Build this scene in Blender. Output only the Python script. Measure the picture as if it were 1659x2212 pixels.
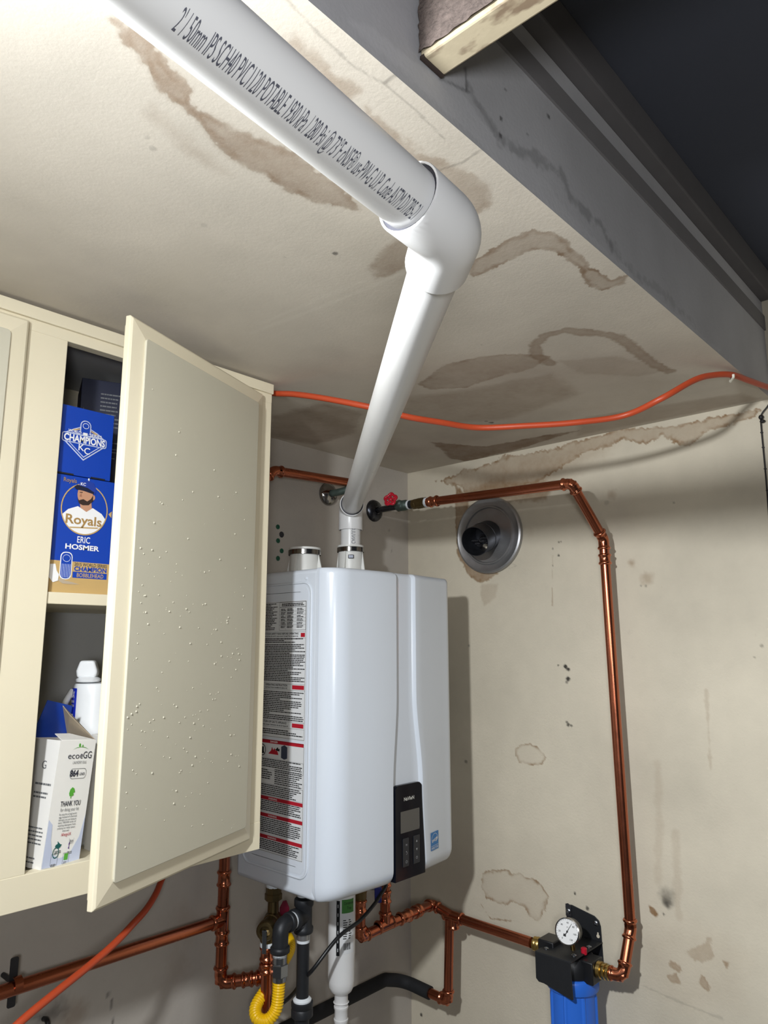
import bpy, bmesh, math, random
import numpy as np
from mathutils import Vector, Matrix

for o in list(bpy.data.objects):
    bpy.data.objects.remove(o)
SC = bpy.context.scene
COL = SC.collection
random.seed(7)
RNG = np.random.default_rng(11)
ZC = 2.30            # height of the low ceiling above the floor; coordinates below are measured from it (z down is negative)
V = Vector

# ------------------------------------------------------------------ camera
cam = bpy.data.cameras.new('camera')
cam.sensor_fit = 'VERTICAL'
cam.sensor_height = 36.0
cam.lens = 36.0 * 1567.286 / 2212.0
cam.clip_start = 0.02
camo = bpy.data.objects.new('camera', cam)
COL.objects.link(camo)
_yaw, _pitch, _roll = 0.83297, 0.17940, -0.0014
_f = V((math.sin(_yaw) * math.cos(_pitch), math.cos(_yaw) * math.cos(_pitch), math.sin(_pitch)))
_r0 = V((math.cos(_yaw), -math.sin(_yaw), 0))
_u0 = _r0.cross(_f)
_r = _r0 * math.cos(_roll) + _u0 * math.sin(_roll)
_u = -_r0 * math.sin(_roll) + _u0 * math.cos(_roll)
_m = Matrix((( _r.x, _u.x, -_f.x), (_r.y, _u.y, -_f.y), (_r.z, _u.z, -_f.z))).to_4x4()
_m.translation = V((-1.7614, -1.4968, ZC - 0.5468))
camo.matrix_world = _m
SC.camera = camo

# ------------------------------------------------------------------ world, lamp, exposure
SC.view_settings.view_transform = 'Standard'
SC.view_settings.look = 'None'
SC.view_settings.gamma = 1.0
SC.view_settings.use_curve_mapping = False
SC.view_settings.exposure = 0.0
WORLD_STRENGTH = 0.045
LAMP_POWER = 130.0
FILL_POWER = 29.0
w = bpy.data.worlds.new('garage_air')
SC.world = w
w.use_nodes = True
w.node_tree.nodes['Background'].inputs[0].default_value = (0.74, 0.84, 1.0, 1)
w.node_tree.nodes['Background'].inputs[1].default_value = WORLD_STRENGTH

# the work lamp left of the picture, just under the low ceiling: a reflector lamp aimed at the heater corner,
# so its strength falls off with the angle from the axis (its photometric curve)
lamp = bpy.data.lights.new('work_lamp', 'POINT')
lamp.energy = LAMP_POWER
lamp.shadow_soft_size = 0.035
lamp.color = (0.94, 0.975, 1.0)
lamp.use_nodes = True
nt = lamp.node_tree
em = next(n for n in nt.nodes if n.type == 'EMISSION')
tc = nt.nodes.new('ShaderNodeTexCoord')
sp = nt.nodes.new('ShaderNodeSeparateXYZ')
rp = nt.nodes.new('ShaderNodeValToRGB')
mr = nt.nodes.new('ShaderNodeMapRange')
mr.inputs[1].default_value = -1.0
mr.inputs[2].default_value = 1.0
nt.links.new(tc.outputs['Normal'], sp.inputs[0])
nt.links.new(sp.outputs['Z'], mr.inputs[0])
nt.links.new(mr.outputs[0], rp.inputs[0])
nt.links.new(rp.outputs[0], em.inputs['Strength'])
prof_ = sorted((math.cos(math.radians(a)), math.exp(-(a / 50.0) ** 2) + 0.03) for a in (180, 120, 100, 85, 72, 60, 50, 40, 30, 20, 10, 0))
while len(rp.color_ramp.elements) < len(prof_):
    rp.color_ramp.elements.new(0.5)
for e_, (z_, s_) in zip(rp.color_ramp.elements, prof_):
    e_.position = (z_ + 1) / 2
    e_.color = (s_, s_, s_, 1)
lo = bpy.data.objects.new('work_lamp', lamp)
COL.objects.link(lo)
lo.location = (-1.90, -1.045, ZC - 0.158)
_az, _el = math.radians(-12), math.radians(-33)
lo.rotation_euler = V((math.cos(_az) * math.cos(_el), math.sin(_az) * math.cos(_el), math.sin(_el))).to_track_quat('Z', 'Y').to_euler()

# added to lift shaded sides: an unseen bulb, behind and left of the camera
fill_light = bpy.data.lights.new('added_fill', 'POINT')
fill_light.energy = FILL_POWER
fill_light.shadow_soft_size = 0.10
fill_light.color = (0.97, 0.985, 1.0)
bo = bpy.data.objects.new('added_fill', fill_light)
COL.objects.link(bo)
bo.location = (-2.02, -1.78, ZC - 0.55)

# ------------------------------------------------------------------ materials
def lin(c):
    def f(x):
        x /= 255.0
        return x / 12.92 if x <= 0.04045 else ((x + 0.055) / 1.055) ** 2.4
    return (f(c[0]), f(c[1]), f(c[2]), 1.0)

MATS = {}
def mat(name, rgb, rough=0.5, metal=0.0, var=0.06, scale=30.0, bump=0.0, bscale=200.0, bdist=0.001, coat=0.0, rvar=0.0, spec=0.5):
    """procedural material: base colour broken up by noise, optional fine relief"""
    if name in MATS:
        return MATS[name]
    m = bpy.data.materials.new(name)
    m.use_nodes = True
    t = m.node_tree
    b = t.nodes['Principled BSDF']
    b.inputs['Roughness'].default_value = rough
    b.inputs['Metallic'].default_value = metal
    b.inputs['Coat Weight'].default_value = coat
    b.inputs['Specular IOR Level'].default_value = spec
    c = lin(rgb)
    tcn = t.nodes.new('ShaderNodeTexCoord')
    n = t.nodes.new('ShaderNodeTexNoise')
    n.inputs['Scale'].default_value = scale
    n.inputs['Detail'].default_value = 5
    t.links.new(tcn.outputs['Object'], n.inputs['Vector'])
    mx = t.nodes.new('ShaderNodeMix')
    mx.data_type = 'RGBA'
    mx.inputs[6].default_value = tuple(x * (1 - var) for x in c[:3]) + (1,)
    mx.inputs[7].default_value = tuple(min(1, x * (1 + var)) for x in c[:3]) + (1,)
    t.links.new(n.outputs['Fac'], mx.inputs[0])
    t.links.new(mx.outputs[2], b.inputs['Base Color'])
    if rvar:
        r = t.nodes.new('ShaderNodeMapRange')
        r.inputs[3].default_value = max(0.02, rough - rvar)
        r.inputs[4].default_value = min(1, rough + rvar)
        t.links.new(n.outputs['Fac'], r.inputs[0])
        t.links.new(r.outputs[0], b.inputs['Roughness'])
    if bump:
        n2 = t.nodes.new('ShaderNodeTexNoise')
        n2.inputs['Scale'].default_value = bscale
        n2.inputs['Detail'].default_value = 4
        t.links.new(tcn.outputs['Object'], n2.inputs['Vector'])
        bp = t.nodes.new('ShaderNodeBump')
        bp.inputs['Strength'].default_value = bump
        bp.inputs['Distance'].default_value = bdist
        t.links.new(n2.outputs['Fac'], bp.inputs['Height'])
        t.links.new(bp.outputs[0], b.inputs['Normal'])
    MATS[name] = m
    return m

def wall_mat(name, rgb, brown, black, rough=0.75, bump=0.35, bscale=170.0, pale=(225, 220, 208), cloud=0.10):
    """old paint: slow clouds of dirt, orange-peel relief, stains from the mesh's stain attributes"""
    m = bpy.data.materials.new(name)
    m.use_nodes = True
    t = m.node_tree
    b = t.nodes['Principled BSDF']
    b.inputs['Roughness'].default_value = rough
    b.inputs['Specular IOR Level'].default_value = 0.35
    tcn = t.nodes.new('ShaderNodeTexCoord')
    def noise(s, d=6, rg=0.6):
        n = t.nodes.new('ShaderNodeTexNoise')
        n.inputs['Scale'].default_value = s
        n.inputs['Detail'].default_value = d
        n.inputs['Roughness'].default_value = rg
        t.links.new(tcn.outputs['Object'], n.inputs['Vector'])
        return n.outputs['Fac']
    def rng(src, a, b_, c, d):
        r = t.nodes.new('ShaderNodeMapRange')
        for i, v in zip((1, 2, 3, 4), (a, b_, c, d)):
            r.inputs[i].default_value = v
        t.links.new(src, r.inputs[0])
        return r.outputs[0]
    def mix(fac, A, B, mode='MIX'):
        x = t.nodes.new('ShaderNodeMix')
        x.data_type = 'RGBA'
        x.blend_type = mode
        if isinstance(fac, float):
            x.inputs[0].default_value = fac
        else:
            t.links.new(fac, x.inputs[0])
        for i, v in ((6, A), (7, B)):
            if isinstance(v, tuple):
                x.inputs[i].default_value = v
            else:
                t.links.new(v, x.inputs[i])
        return x.outputs[2]
    c = lin(rgb)
    dk = tuple(x * (1 - cloud * 1.6) for x in c[:3]) + (1,)
    lt = tuple(min(1, x * (1 + cloud)) for x in c[:3]) + (1,)
    col = mix(rng(noise(2.6), .30, .70, 0, 1), dk, lt)
    col = mix(rng(noise(38, 8, .7), .62, .80, 0, .22), col, tuple(x * .55 for x in c[:3]) + (1,))
    col = mix(rng(noise(260, 3, .7), .68, .80, 0, .30), col, tuple(x * .45 for x in c[:3]) + (1,))
    at = t.nodes.new('ShaderNodeAttribute')
    at.attribute_name = 'stain'
    sx = t.nodes.new('ShaderNodeSeparateColor')
    t.links.new(at.outputs['Color'], sx.inputs[0])
    mott = rng(noise(55, 5, .6), .2, .8, .75, 1.12)
    def times(a, b_):
        mm = t.nodes.new('ShaderNodeMath')
        mm.operation = 'MULTIPLY'
        mm.use_clamp = True
        t.links.new(a, mm.inputs[0]); t.links.new(b_, mm.inputs[1])
        return mm.outputs[0]
    col = mix(sx.outputs[2], col, lin(pale))
    col = mix(times(sx.outputs[0], mott), col, lin(brown))
    col = mix(sx.outputs[1], col, lin(black))
    t.links.new(col, b.inputs['Base Color'])
    bp = t.nodes.new('ShaderNodeBump')
    bp.inputs['Strength'].default_value = bump
    bp.inputs['Distance'].default_value = 0.0012
    ad = t.nodes.new('ShaderNodeMath')
    ad.operation = 'MULTIPLY_ADD'
    t.links.new(noise(14, 3), ad.inputs[0])
    ad.inputs[1].default_value = 1.6
    t.links.new(noise(bscale, 4), ad.inputs[2])
    ad2 = t.nodes.new('ShaderNodeMath')
    ad2.operation = 'MULTIPLY_ADD'
    t.links.new(sx.outputs[2], ad2.inputs[0])
    ad2.inputs[1].default_value = 0.9
    t.links.new(ad.outputs[0], ad2.inputs[2])
    t.links.new(ad2.outputs[0], bp.inputs['Height'])
    t.links.new(bp.outputs[0], b.inputs['Normal'])
    MATS[name] = m
    return m

M_CEIL = wall_mat('ceiling_paint', (204, 196, 183), (122, 94, 66), (45, 40, 38), bump=.22)
M_WALLR = wall_mat('right_wall_paint', (206, 197, 178), (132, 100, 64), (34, 30, 28))
M_WALLA = wall_mat('back_wall_paint', (188, 181, 172), (130, 104, 78), (40, 36, 34))
M_SOFF = wall_mat('soffit_face_paint', (184, 184, 188), (110, 100, 92), (60, 58, 58), pale=(198, 198, 202))
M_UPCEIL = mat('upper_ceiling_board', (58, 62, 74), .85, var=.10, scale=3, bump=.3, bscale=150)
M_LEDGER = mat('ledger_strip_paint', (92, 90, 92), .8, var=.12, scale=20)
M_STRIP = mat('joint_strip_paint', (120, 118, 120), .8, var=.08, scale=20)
M_FLOOR = mat('concrete_floor', (120, 116, 110), .8, var=.15, scale=6, bump=.3, bscale=90)
M_CAB = mat('cabinet_cream_paint', (226, 216, 190), .42, var=.035, scale=9, bump=.12, bscale=60, bdist=.0008)
M_CABP = mat('cabinet_panel_dimmed', (197, 192, 173), .45, var=.035, scale=9, bump=.16, bscale=90, bdist=.0008)  # greyed copy of the cream, darkened to dim the open door's face
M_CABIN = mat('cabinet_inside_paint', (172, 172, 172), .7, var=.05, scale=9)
M_PVC = mat('pvc_white', (226, 226, 226), .30, var=.02, scale=14, rvar=.06)
M_INK = mat('printed_ink_dark', (52, 54, 66), .6, var=.1)
M_PVCINK = mat('pipe_print_ink', (86, 88, 100), .6, var=.1)
M_HEAT = mat('heater_white_enamel', (216, 223, 233), .22, var=.008, scale=6, coat=.25)
M_HEATP = mat('heater_plastic_white', (222, 222, 218), .4, var=.02)
M_LABEL = mat('label_paper', (218, 220, 222), .55, var=.015)
M_BLACKP = mat('panel_black_gloss', (7, 11, 22), .14, var=.1, spec=.25)
M_BUTTON = mat('button_charcoal', (30, 34, 42), .28, var=.1)
M_LCD = mat('lcd_grey', (92, 90, 86), .18, var=.04)
M_BLK = mat('black_ink', (24, 24, 26), .6)
M_GREYINK = mat('grey_ink', (110, 112, 114), .6)
M_RED = mat('red_ink', (176, 26, 44), .5, var=.04)
M_WHITE = mat('white_ink', (236, 236, 236), .5, var=.01)
M_SKY = mat('sticker_blue', (28, 118, 186), .4, var=.03)
M_COP = mat('copper', (184, 108, 80), .26, metal=1.0, var=.16, scale=18, rvar=.08)
M_COPF = mat('copper_fitting', (196, 118, 88), .22, metal=1.0, var=.12, scale=25, rvar=.06)
M_BRASS = mat('brass', (186, 158, 96), .30, metal=1.0, var=.15, scale=40, rvar=.08)
M_OLDBR = mat('aged_brass', (120, 104, 72), .42, metal=1.0, var=.2, scale=50)
M_CHROME = mat('dull_chrome', (150, 148, 146), .16, metal=1.0, var=.15, scale=20, rvar=.08)
M_DKCHR = mat('tarnished_chrome', (74, 76, 82), .30, metal=1.0, var=.35, scale=60, rvar=.15)
M_GALV = mat('galvanised_steel', (164, 164, 166), .36, metal=.8, var=.14, scale=28, rvar=.10)
M_DUCT = mat('sooty_duct_steel', (84, 86, 92), .45, metal=.9, var=.35, scale=35, rvar=.12, bump=.2, bscale=60)
M_VERD = mat('verdigris_bronze', (86, 100, 94), .55, metal=.6, var=.35, scale=60, bump=.3, bscale=120)
M_REDH = mat('red_handwheel_enamel', (188, 26, 48), .3, var=.1, scale=40)
M_WINE = mat('dark_red_lever', (104, 14, 40), .35, var=.1)
M_BLUEH = mat('blue_lever', (24, 28, 104), .35, var=.1)
M_TAPE = mat('ptfe_tape', (226, 232, 238), .6, var=.03)
M_IRON = mat('black_iron', (40, 42, 46), .48, metal=.35, var=.25, scale=60, bump=.25, bscale=160)
M_STEEL = mat('zinc_steel', (150, 154, 160), .28, metal=1.0, var=.12, scale=30)
M_YEL = mat('yellow_hose_jacket', (238, 190, 8), .36, var=.05, scale=20)
M_BLACK = mat('black_plastic', (22, 23, 26), .38, var=.12, scale=30)
M_RUBBER = mat('black_foam_insulation', (24, 25, 28), .8, var=.2, scale=40, bump=.3, bscale=120)
M_ORANGE = mat('orange_cable_jacket', (182, 70, 37), .42, var=.06, scale=25)
M_GREEN = mat('green_label', (66, 128, 58), .5, var=.06)
M_DGREEN = mat('green_plastic_anchor', (10, 82, 58), .5, var=.2)
M_BRACK = mat('bracket_black_powder', (26, 28, 32), .50, var=.12, scale=60, bump=.15, bscale=250)
M_BLUEF = mat('filter_blue_plastic', (44, 108, 214), .38, var=.04, scale=10)
M_ROYAL = mat('box_royal_blue', (18, 64, 168), .38, var=.03, scale=6)
M_NAVY = mat('box_navy', (20, 26, 52), .5, var=.06)
M_TAN = mat('print_tan', (192, 160, 104), .5, var=.03)
M_SKIN = mat('print_skin', (192, 142, 112), .5, var=.05)
M_BEARD = mat('print_dark_brown', (54, 38, 32), .5, var=.1)
M_CARD = mat('white_cardboard', (238, 236, 232), .55, var=.015)
M_CARDIN = mat('cardboard_inside', (176, 160, 138), .8, var=.04)
M_PRGRN = mat('print_green', (88, 168, 60), .5)
M_TEAL = mat('print_teal', (24, 92, 88), .5)
M_PURP = mat('print_purple', (92, 52, 128), .5)
M_LILAC = mat('print_pale_blue', (196, 204, 226), .5)
M_BOTTLE = mat('bottle_white_plastic', (234, 236, 238), .30, var=.01)
M_BLUEL = mat('bottle_blue_label', (18, 44, 190), .35)
M_LUMBER = mat('bare_lumber', (188, 175, 148), .75, var=.10, scale=16, bump=.25, bscale=90)
def stained_wood(m):
    """patches where water has darkened the bare board"""
    t = m.node_tree
    b = t.nodes['Principled BSDF']
    src = b.inputs['Base Color'].links[0].from_socket
    tcn = t.nodes.new('ShaderNodeTexCoord')
    mp = t.nodes.new('ShaderNodeMapping')
    mp.inputs['Scale'].default_value = (26, 11, 11)
    mp.inputs['Location'].default_value = (0.3, 1.7, 0.2)
    n = t.nodes.new('ShaderNodeTexNoise')
    n.inputs['Scale'].default_value = 1.0
    n.inputs['Detail'].default_value = 5
    t.links.new(tcn.outputs['Object'], mp.inputs[0]); t.links.new(mp.outputs[0], n.inputs['Vector'])
    r = t.nodes.new('ShaderNodeMapRange')
    for k, v in zip((1, 2, 3, 4), (.50, .56, 0, .9)): r.inputs[k].default_value = v
    t.links.new(n.outputs['Fac'], r.inputs[0])
    x = t.nodes.new('ShaderNodeMix'); x.data_type = 'RGBA'
    t.links.new(r.outputs[0], x.inputs[0]); t.links.new(src, x.inputs[6]); x.inputs[7].default_value = lin((122, 102, 82))
    t.links.new(x.outputs[2], b.inputs['Base Color'])
stained_wood(M_LUMBER)
M_POP = mat('rough_brown_texture', (100, 88, 82), .9, var=.7, scale=140, bump=1.0, bscale=170, bdist=.004)
M_WIRE = mat('black_wire', (22, 20, 22), .6)
M_CLIP = mat('clip_white', (222, 220, 206), .5)
M_DARKG = mat('dark_grey_steel', (52, 52, 56), .5, metal=.4, var=.2)

# ------------------------------------------------------------------ mesh helpers
class MB:
    """collects shapes and links them as ONE mesh object; points are metres, z from the low ceiling"""
    def __init__(s):
        s.v = []; s.f = []
    def add(s, vs, fs):
        o = len(s.v)
        s.v += [tuple(x) for x in vs]
        s.f += [tuple(i + o for i in f) for f in fs]
        return s
    def box(s, lo, hi):
        x0, y0, z0 = lo; x1, y1, z1 = hi
        return s.add([(x0,y0,z0),(x1,y0,z0),(x1,y1,z0),(x0,y1,z0),(x0,y0,z1),(x1,y0,z1),(x1,y1,z1),(x0,y1,z1)],
                     [(0,3,2,1),(4,5,6,7),(0,1,5,4),(1,2,6,5),(2,3,7,6),(3,0,4,7)])
    def obox(s, c, ax, h):
        """box with centre c, three axes, three half sizes"""
        c = V(c); a = [V(x).normalized() for x in ax]
        P = []
        for k in (-1, 1):
            for i, j in ((-1,-1),(1,-1),(1,1),(-1,1)):
                P.append(c + a[0]*h[0]*i + a[1]*h[1]*j + a[2]*h[2]*k)
        return s.add(P, [(0,3,2,1),(4,5,6,7),(0,1,5,4),(1,2,6,5),(2,3,7,6),(3,0,4,7)])
    def prism(s, poly, org, u, v, n, d0, d1):
        """polygon in the u,v plane, extruded along n from d0 to d1"""
        org, u, v, n = V(org), V(u), V(v), V(n)
        k = len(poly)
        P = [org + u*x + v*y + n*d0 for x, y in poly] + [org + u*x + v*y + n*d1 for x, y in poly]
        F = [tuple(range(k))[::-1], tuple(range(k, 2*k))] + [(i, (i+1) % k, k+(i+1) % k, k+i) for i in range(k)]
        return s.add(P, F)
    def flat(s, poly, org, u, v):
        org, u, v = V(org), V(u), V(v)
        return s.add([org + u*x + v*y for x, y in poly], [tuple(range(len(poly)))])
    def tube(s, pts, r, seg=20, caps=True, radii=None):
        pts = [V(p) for p in pts]
        n = len(pts)
        T = []
        for i in range(n):
            a = pts[min(i+1, n-1)] - pts[max(i-1, 0)]
            T.append(a.normalized())
        e = V((0, 0, 1)) if abs(T[0].z) < .9 else V((1, 0, 0))
        e = (e - T[0]*e.dot(T[0])).normalized()
        P = []; F = []
        for i in range(n):
            e = (e - T[i]*e.dot(T[i])).normalized()
            g = T[i].cross(e)
            rr = radii[i] if radii else r
            for k in range(seg):
                a = 2*math.pi*k/seg
                P.append(pts[i] + (e*math.cos(a) + g*math.sin(a))*rr)
        for i in range(n-1):
            for k in range(seg):
                k2 = (k+1) % seg
                F.append((i*seg+k, i*seg+k2, (i+1)*seg+k2, (i+1)*seg+k))
        if caps:
            F.append(tuple(range(seg))[::-1]); F.append(tuple((n-1)*seg+k for k in range(seg)))
        return s.add(P, F)
    def lathe(s, prof, org, axis, seg=28, caps=True):
        """prof: (radius, distance along axis)"""
        org = V(org); ax = V(axis).normalized()
        e = V((0, 0, 1)) if abs(ax.z) < .9 else V((1, 0, 0))
        e = (e - ax*e.dot(ax)).normalized(); g = ax.cross(e)
        P = []; F = []
        for r, t in prof:
            for k in range(seg):
                a = 2*math.pi*k/seg
                P.append(org + ax*t + (e*math.cos(a) + g*math.sin(a))*r)
        for i in range(len(prof)-1):
            for k in range(seg):
                k2 = (k+1) % seg
                F.append((i*seg+k, i*seg+k2, (i+1)*seg+k2, (i+1)*seg+k))
        if caps:
            F.append(tuple(range(seg))[::-1]); F.append(tuple((len(prof)-1)*seg+k for k in range(seg)))
        return s.add(P, F)
    def ball(s, c, rx, ry, rz, nu=14, nv=8):
        c = V(c); P = []; F = []
        for j in range(nv+1):
            ph = math.pi*j/nv
            for i in range(nu):
                th = 2*math.pi*i/nu
                P.append(c + V((rx*math.sin(ph)*math.cos(th), ry*math.sin(ph)*math.sin(th), rz*math.cos(ph))))
        for j in range(nv):
            for i in range(nu):
                i2 = (i+1) % nu
                F.append((j*nu+i, (j+1)*nu+i, (j+1)*nu+i2, j*nu+i2))
        return s.add(P, F)
    def build(s, name, m, parent=None, smooth=True, bevel=0.0, seg=2, angle=40):
        me = bpy.data.meshes.new(name)
        off = V((0, 0, ZC))
        if parent is not None:
            root = parent
            while root.parent is not None:
                root = root.parent
            off = V((0, 0, ZC)) - root.location
            org = V((0, 0, 0))
        else:
            xs = [p[0] for p in s.v]; ys = [p[1] for p in s.v]; zs = [p[2] for p in s.v]
            org = V(((min(xs)+max(xs))/2, (min(ys)+max(ys))/2, min(zs))) + off
            off = off - org
        me.from_pydata([(x+off.x, y+off.y, z+off.z) for x, y, z in s.v], [], s.f)
        me.materials.append(m)
        bm = bmesh.new(); bm.from_mesh(me)
        bmesh.ops.remove_doubles(bm, verts=bm.verts, dist=1e-6)
        bmesh.ops.recalc_face_normals(bm, faces=bm.faces)
        bm.to_mesh(me); bm.free()
        if smooth:
            me.shade_smooth()
            me.set_sharp_from_angle(angle=math.radians(angle))
        o = bpy.data.objects.new(name, me)
        COL.objects.link(o)
        if parent is not None:
            o.parent = parent
        o.location = org
        if bevel:
            b = o.modifiers.new('bevel', 'BEVEL')
            b.width = bevel; b.segments = seg; b.limit_method = 'ANGLE'; b.angle_limit = math.radians(35)
        return o

def thing(name, label, cat, loc, group=None):
    o = bpy.data.objects.new(name, None)
    o.empty_display_size = 0.05
    COL.objects.link(o)
    o.location = (loc[0], loc[1], loc[2] + ZC)
    o['label'] = label; o['category'] = cat
    if group: o['group'] = group
    return o
def tag(o, label, cat, group=None):
    o['label'] = label; o['category'] = cat
    if group: o['group'] = group
    return o
def struct(o, label=None):
    o['kind'] = 'structure'
    if label: o['label'] = label
    return o

def bend(pts, r, n=8):
    """polyline with each inner corner replaced by an arc of about radius r"""
    pts = [V(p) for p in pts]
    out = [pts[0]]
    for i in range(1, len(pts)-1):
        a = (pts[i-1]-pts[i]); b = (pts[i+1]-pts[i])
        la, lb = a.length, b.length
        a.normalize(); b.normalize()
        ang = a.angle(b)
        t = min(r/math.tan(ang/2), la*.49, lb*.49)
        p0 = pts[i]+a*t; p2 = pts[i]+b*t
        for k in range(n+1):
            q = k/n
            # circular arc through slerp of the tangent frame
            c = pts[i] + (a+b).normalized()*(t/math.cos(ang/2))
            v0 = (p0-c); v2 = (p2-c)
            w_ = v0.angle(v2)
            if w_ < 1e-4:
                out.append(p0.lerp(p2, q)); continue
            out.append(c + (v0*math.sin((1-q)*w_) + v2*math.sin(q*w_))/math.sin(w_))
    out.append(pts[-1])
    return out
def smooth_path(pts, n=10):
    """Catmull-Rom through the points"""
    pts = [V(p) for p in pts]
    P = [pts[0]*2-pts[1]] + pts + [pts[-1]*2-pts[-2]]
    out = []
    for i in range(1, len(P)-2):
        for k in range(n):
            t = k/n
            p0, p1, p2, p3 = P[i-1], P[i], P[i+1], P[i+2]
            out.append(.5*((2*p1)+(p2-p0)*t+(2*p0-5*p1+4*p2-p3)*t*t+(3*p1-p0-3*p2+p3)*t**3))
    out.append(pts[-1])
    return out
def rrect(x0, y0, x1, y1, r, n=5):
    out = []
    for cx, cy, a0 in ((x1-r, y1-r, 0), (x0+r, y1-r, 90), (x0+r, y0+r, 180), (x1-r, y0+r, 270)):
        for k in range(n+1):
            a = math.radians(a0 + 90*k/n)
            out.append((cx+r*math.cos(a), cy+r*math.sin(a)))
    return out
def circle(cx, cy, rx, ry=None, n=24, a0=0, a1=360):
    ry = rx if ry is None else ry
    full = abs(a1-a0) >= 360
    k = n if full else n+1
    return [(cx+rx*math.cos(math.radians(a0+(a1-a0)*i/n)), cy+ry*math.sin(math.radians(a0+(a1-a0)*i/n))) for i in range(k)]

def text_data(s, h, width=None, align='CENTER', bold=0.0):
    """flat text as vertices and faces, cap height h, optional fixed width"""
    cu = bpy.data.curves.new('lettering', 'FONT')
    cu.body = s; cu.size = 1.0; cu.offset = bold; cu.resolution_u = 3
    cu.fill_mode = 'FRONT'
    ob = bpy.data.objects.new('lettering', cu)
    me = ob.to_mesh()
    vs = np.array([v.co[:] for v in me.vertices]) if len(me.vertices) else np.zeros((0, 3))
    fs = [tuple(p.vertices) for p in me.polygons]
    ob.to_mesh_clear()
    bpy.data.objects.remove(ob); bpy.data.curves.remove(cu)
    if not len(vs):
        return [], []
    k = h/0.69
    vs[:, :2] *= k
    wd = vs[:, 0].max()-vs[:, 0].min()
    vs[:, 0] -= vs[:, 0].min()
    if width:
        vs[:, 0] *= width/wd; wd = width
    if align == 'CENTER':
        vs[:, 0] -= wd/2
    return [(a, b) for a, b, _ in vs], fs
def text(mb, s, org, u, v, h, width=None, align='CENTER', bold=0.0):
    P, F = text_data(s, h, width, align, bold)
    org, u, v = V(org), V(u), V(v)
    mb.add([org+u*x+v*y for x, y in P], F)
    return mb
def fineprint(mb, org, u, v, x0, x1, ytop, lines, step, hh, rag=.25, seed=1):
    """rows of unreadably small words"""
    rr = random.Random(seed)
    org, u, v = V(org), V(u), V(v)
    for i in range(lines):
        y = ytop - i*step
        end = x1 - (x1-x0)*(rr.random()**2)*rag*(2.2 if rr.random() < .15 else 1)
        x = x0
        while x < end - .001:
            wl = rr.uniform(.0025, .010)
            x2 = min(x+wl, end)
            mb.add([org+u*x+v*y, org+u*x2+v*y, org+u*x2+v*(y+hh), org+u*x+v*(y+hh)], [(0, 1, 2, 3)])
            x = x2 + .0009
    return mb

def letters(par, m, rows_, name='lettering'):
    """one object per line of writing: (string, org, u, v, height, width, bold)"""
    for r_ in rows_:
        mb = MB(); text(mb, *r_[:5], width=r_[5] if len(r_) > 5 else None, bold=r_[6] if len(r_) > 6 else 0.0)
        mb.build(name, m, par, smooth=False)
def stuff(o):
    o['kind'] = 'stuff'
    return o

# ------------------------------------------------------------------ stains (shapes of their own on the walls' plane coordinates)
def lattice(shape, seed):
    return np.random.default_rng(seed).random(shape)
def vnoise(x, y, f, seed):
    g = lattice((64, 64), seed)
    X = x*f; Y = y*f
    xi = np.floor(X).astype(int); yi = np.floor(Y).astype(int)
    fx = X-xi; fy = Y-yi
    fx = fx*fx*(3-2*fx); fy = fy*fy*(3-2*fy)
    a = g[xi % 64, yi % 64]; b = g[(xi+1) % 64, yi % 64]; c = g[xi % 64, (yi+1) % 64]; d = g[(xi+1) % 64, (yi+1) % 64]
    return (a*(1-fx)+b*fx)*(1-fy)+(c*(1-fx)+d*fx)*fy
def seg_dist(px, py, a, b):
    ax, ay = a; bx, by = b
    dx, dy = bx-ax, by-ay
    L = dx*dx+dy*dy + 1e-12
    t = np.clip(((px-ax)*dx+(py-ay)*dy)/L, 0, 1)
    return np.hypot(px-ax-t*dx, py-ay-t*dy)
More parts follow.
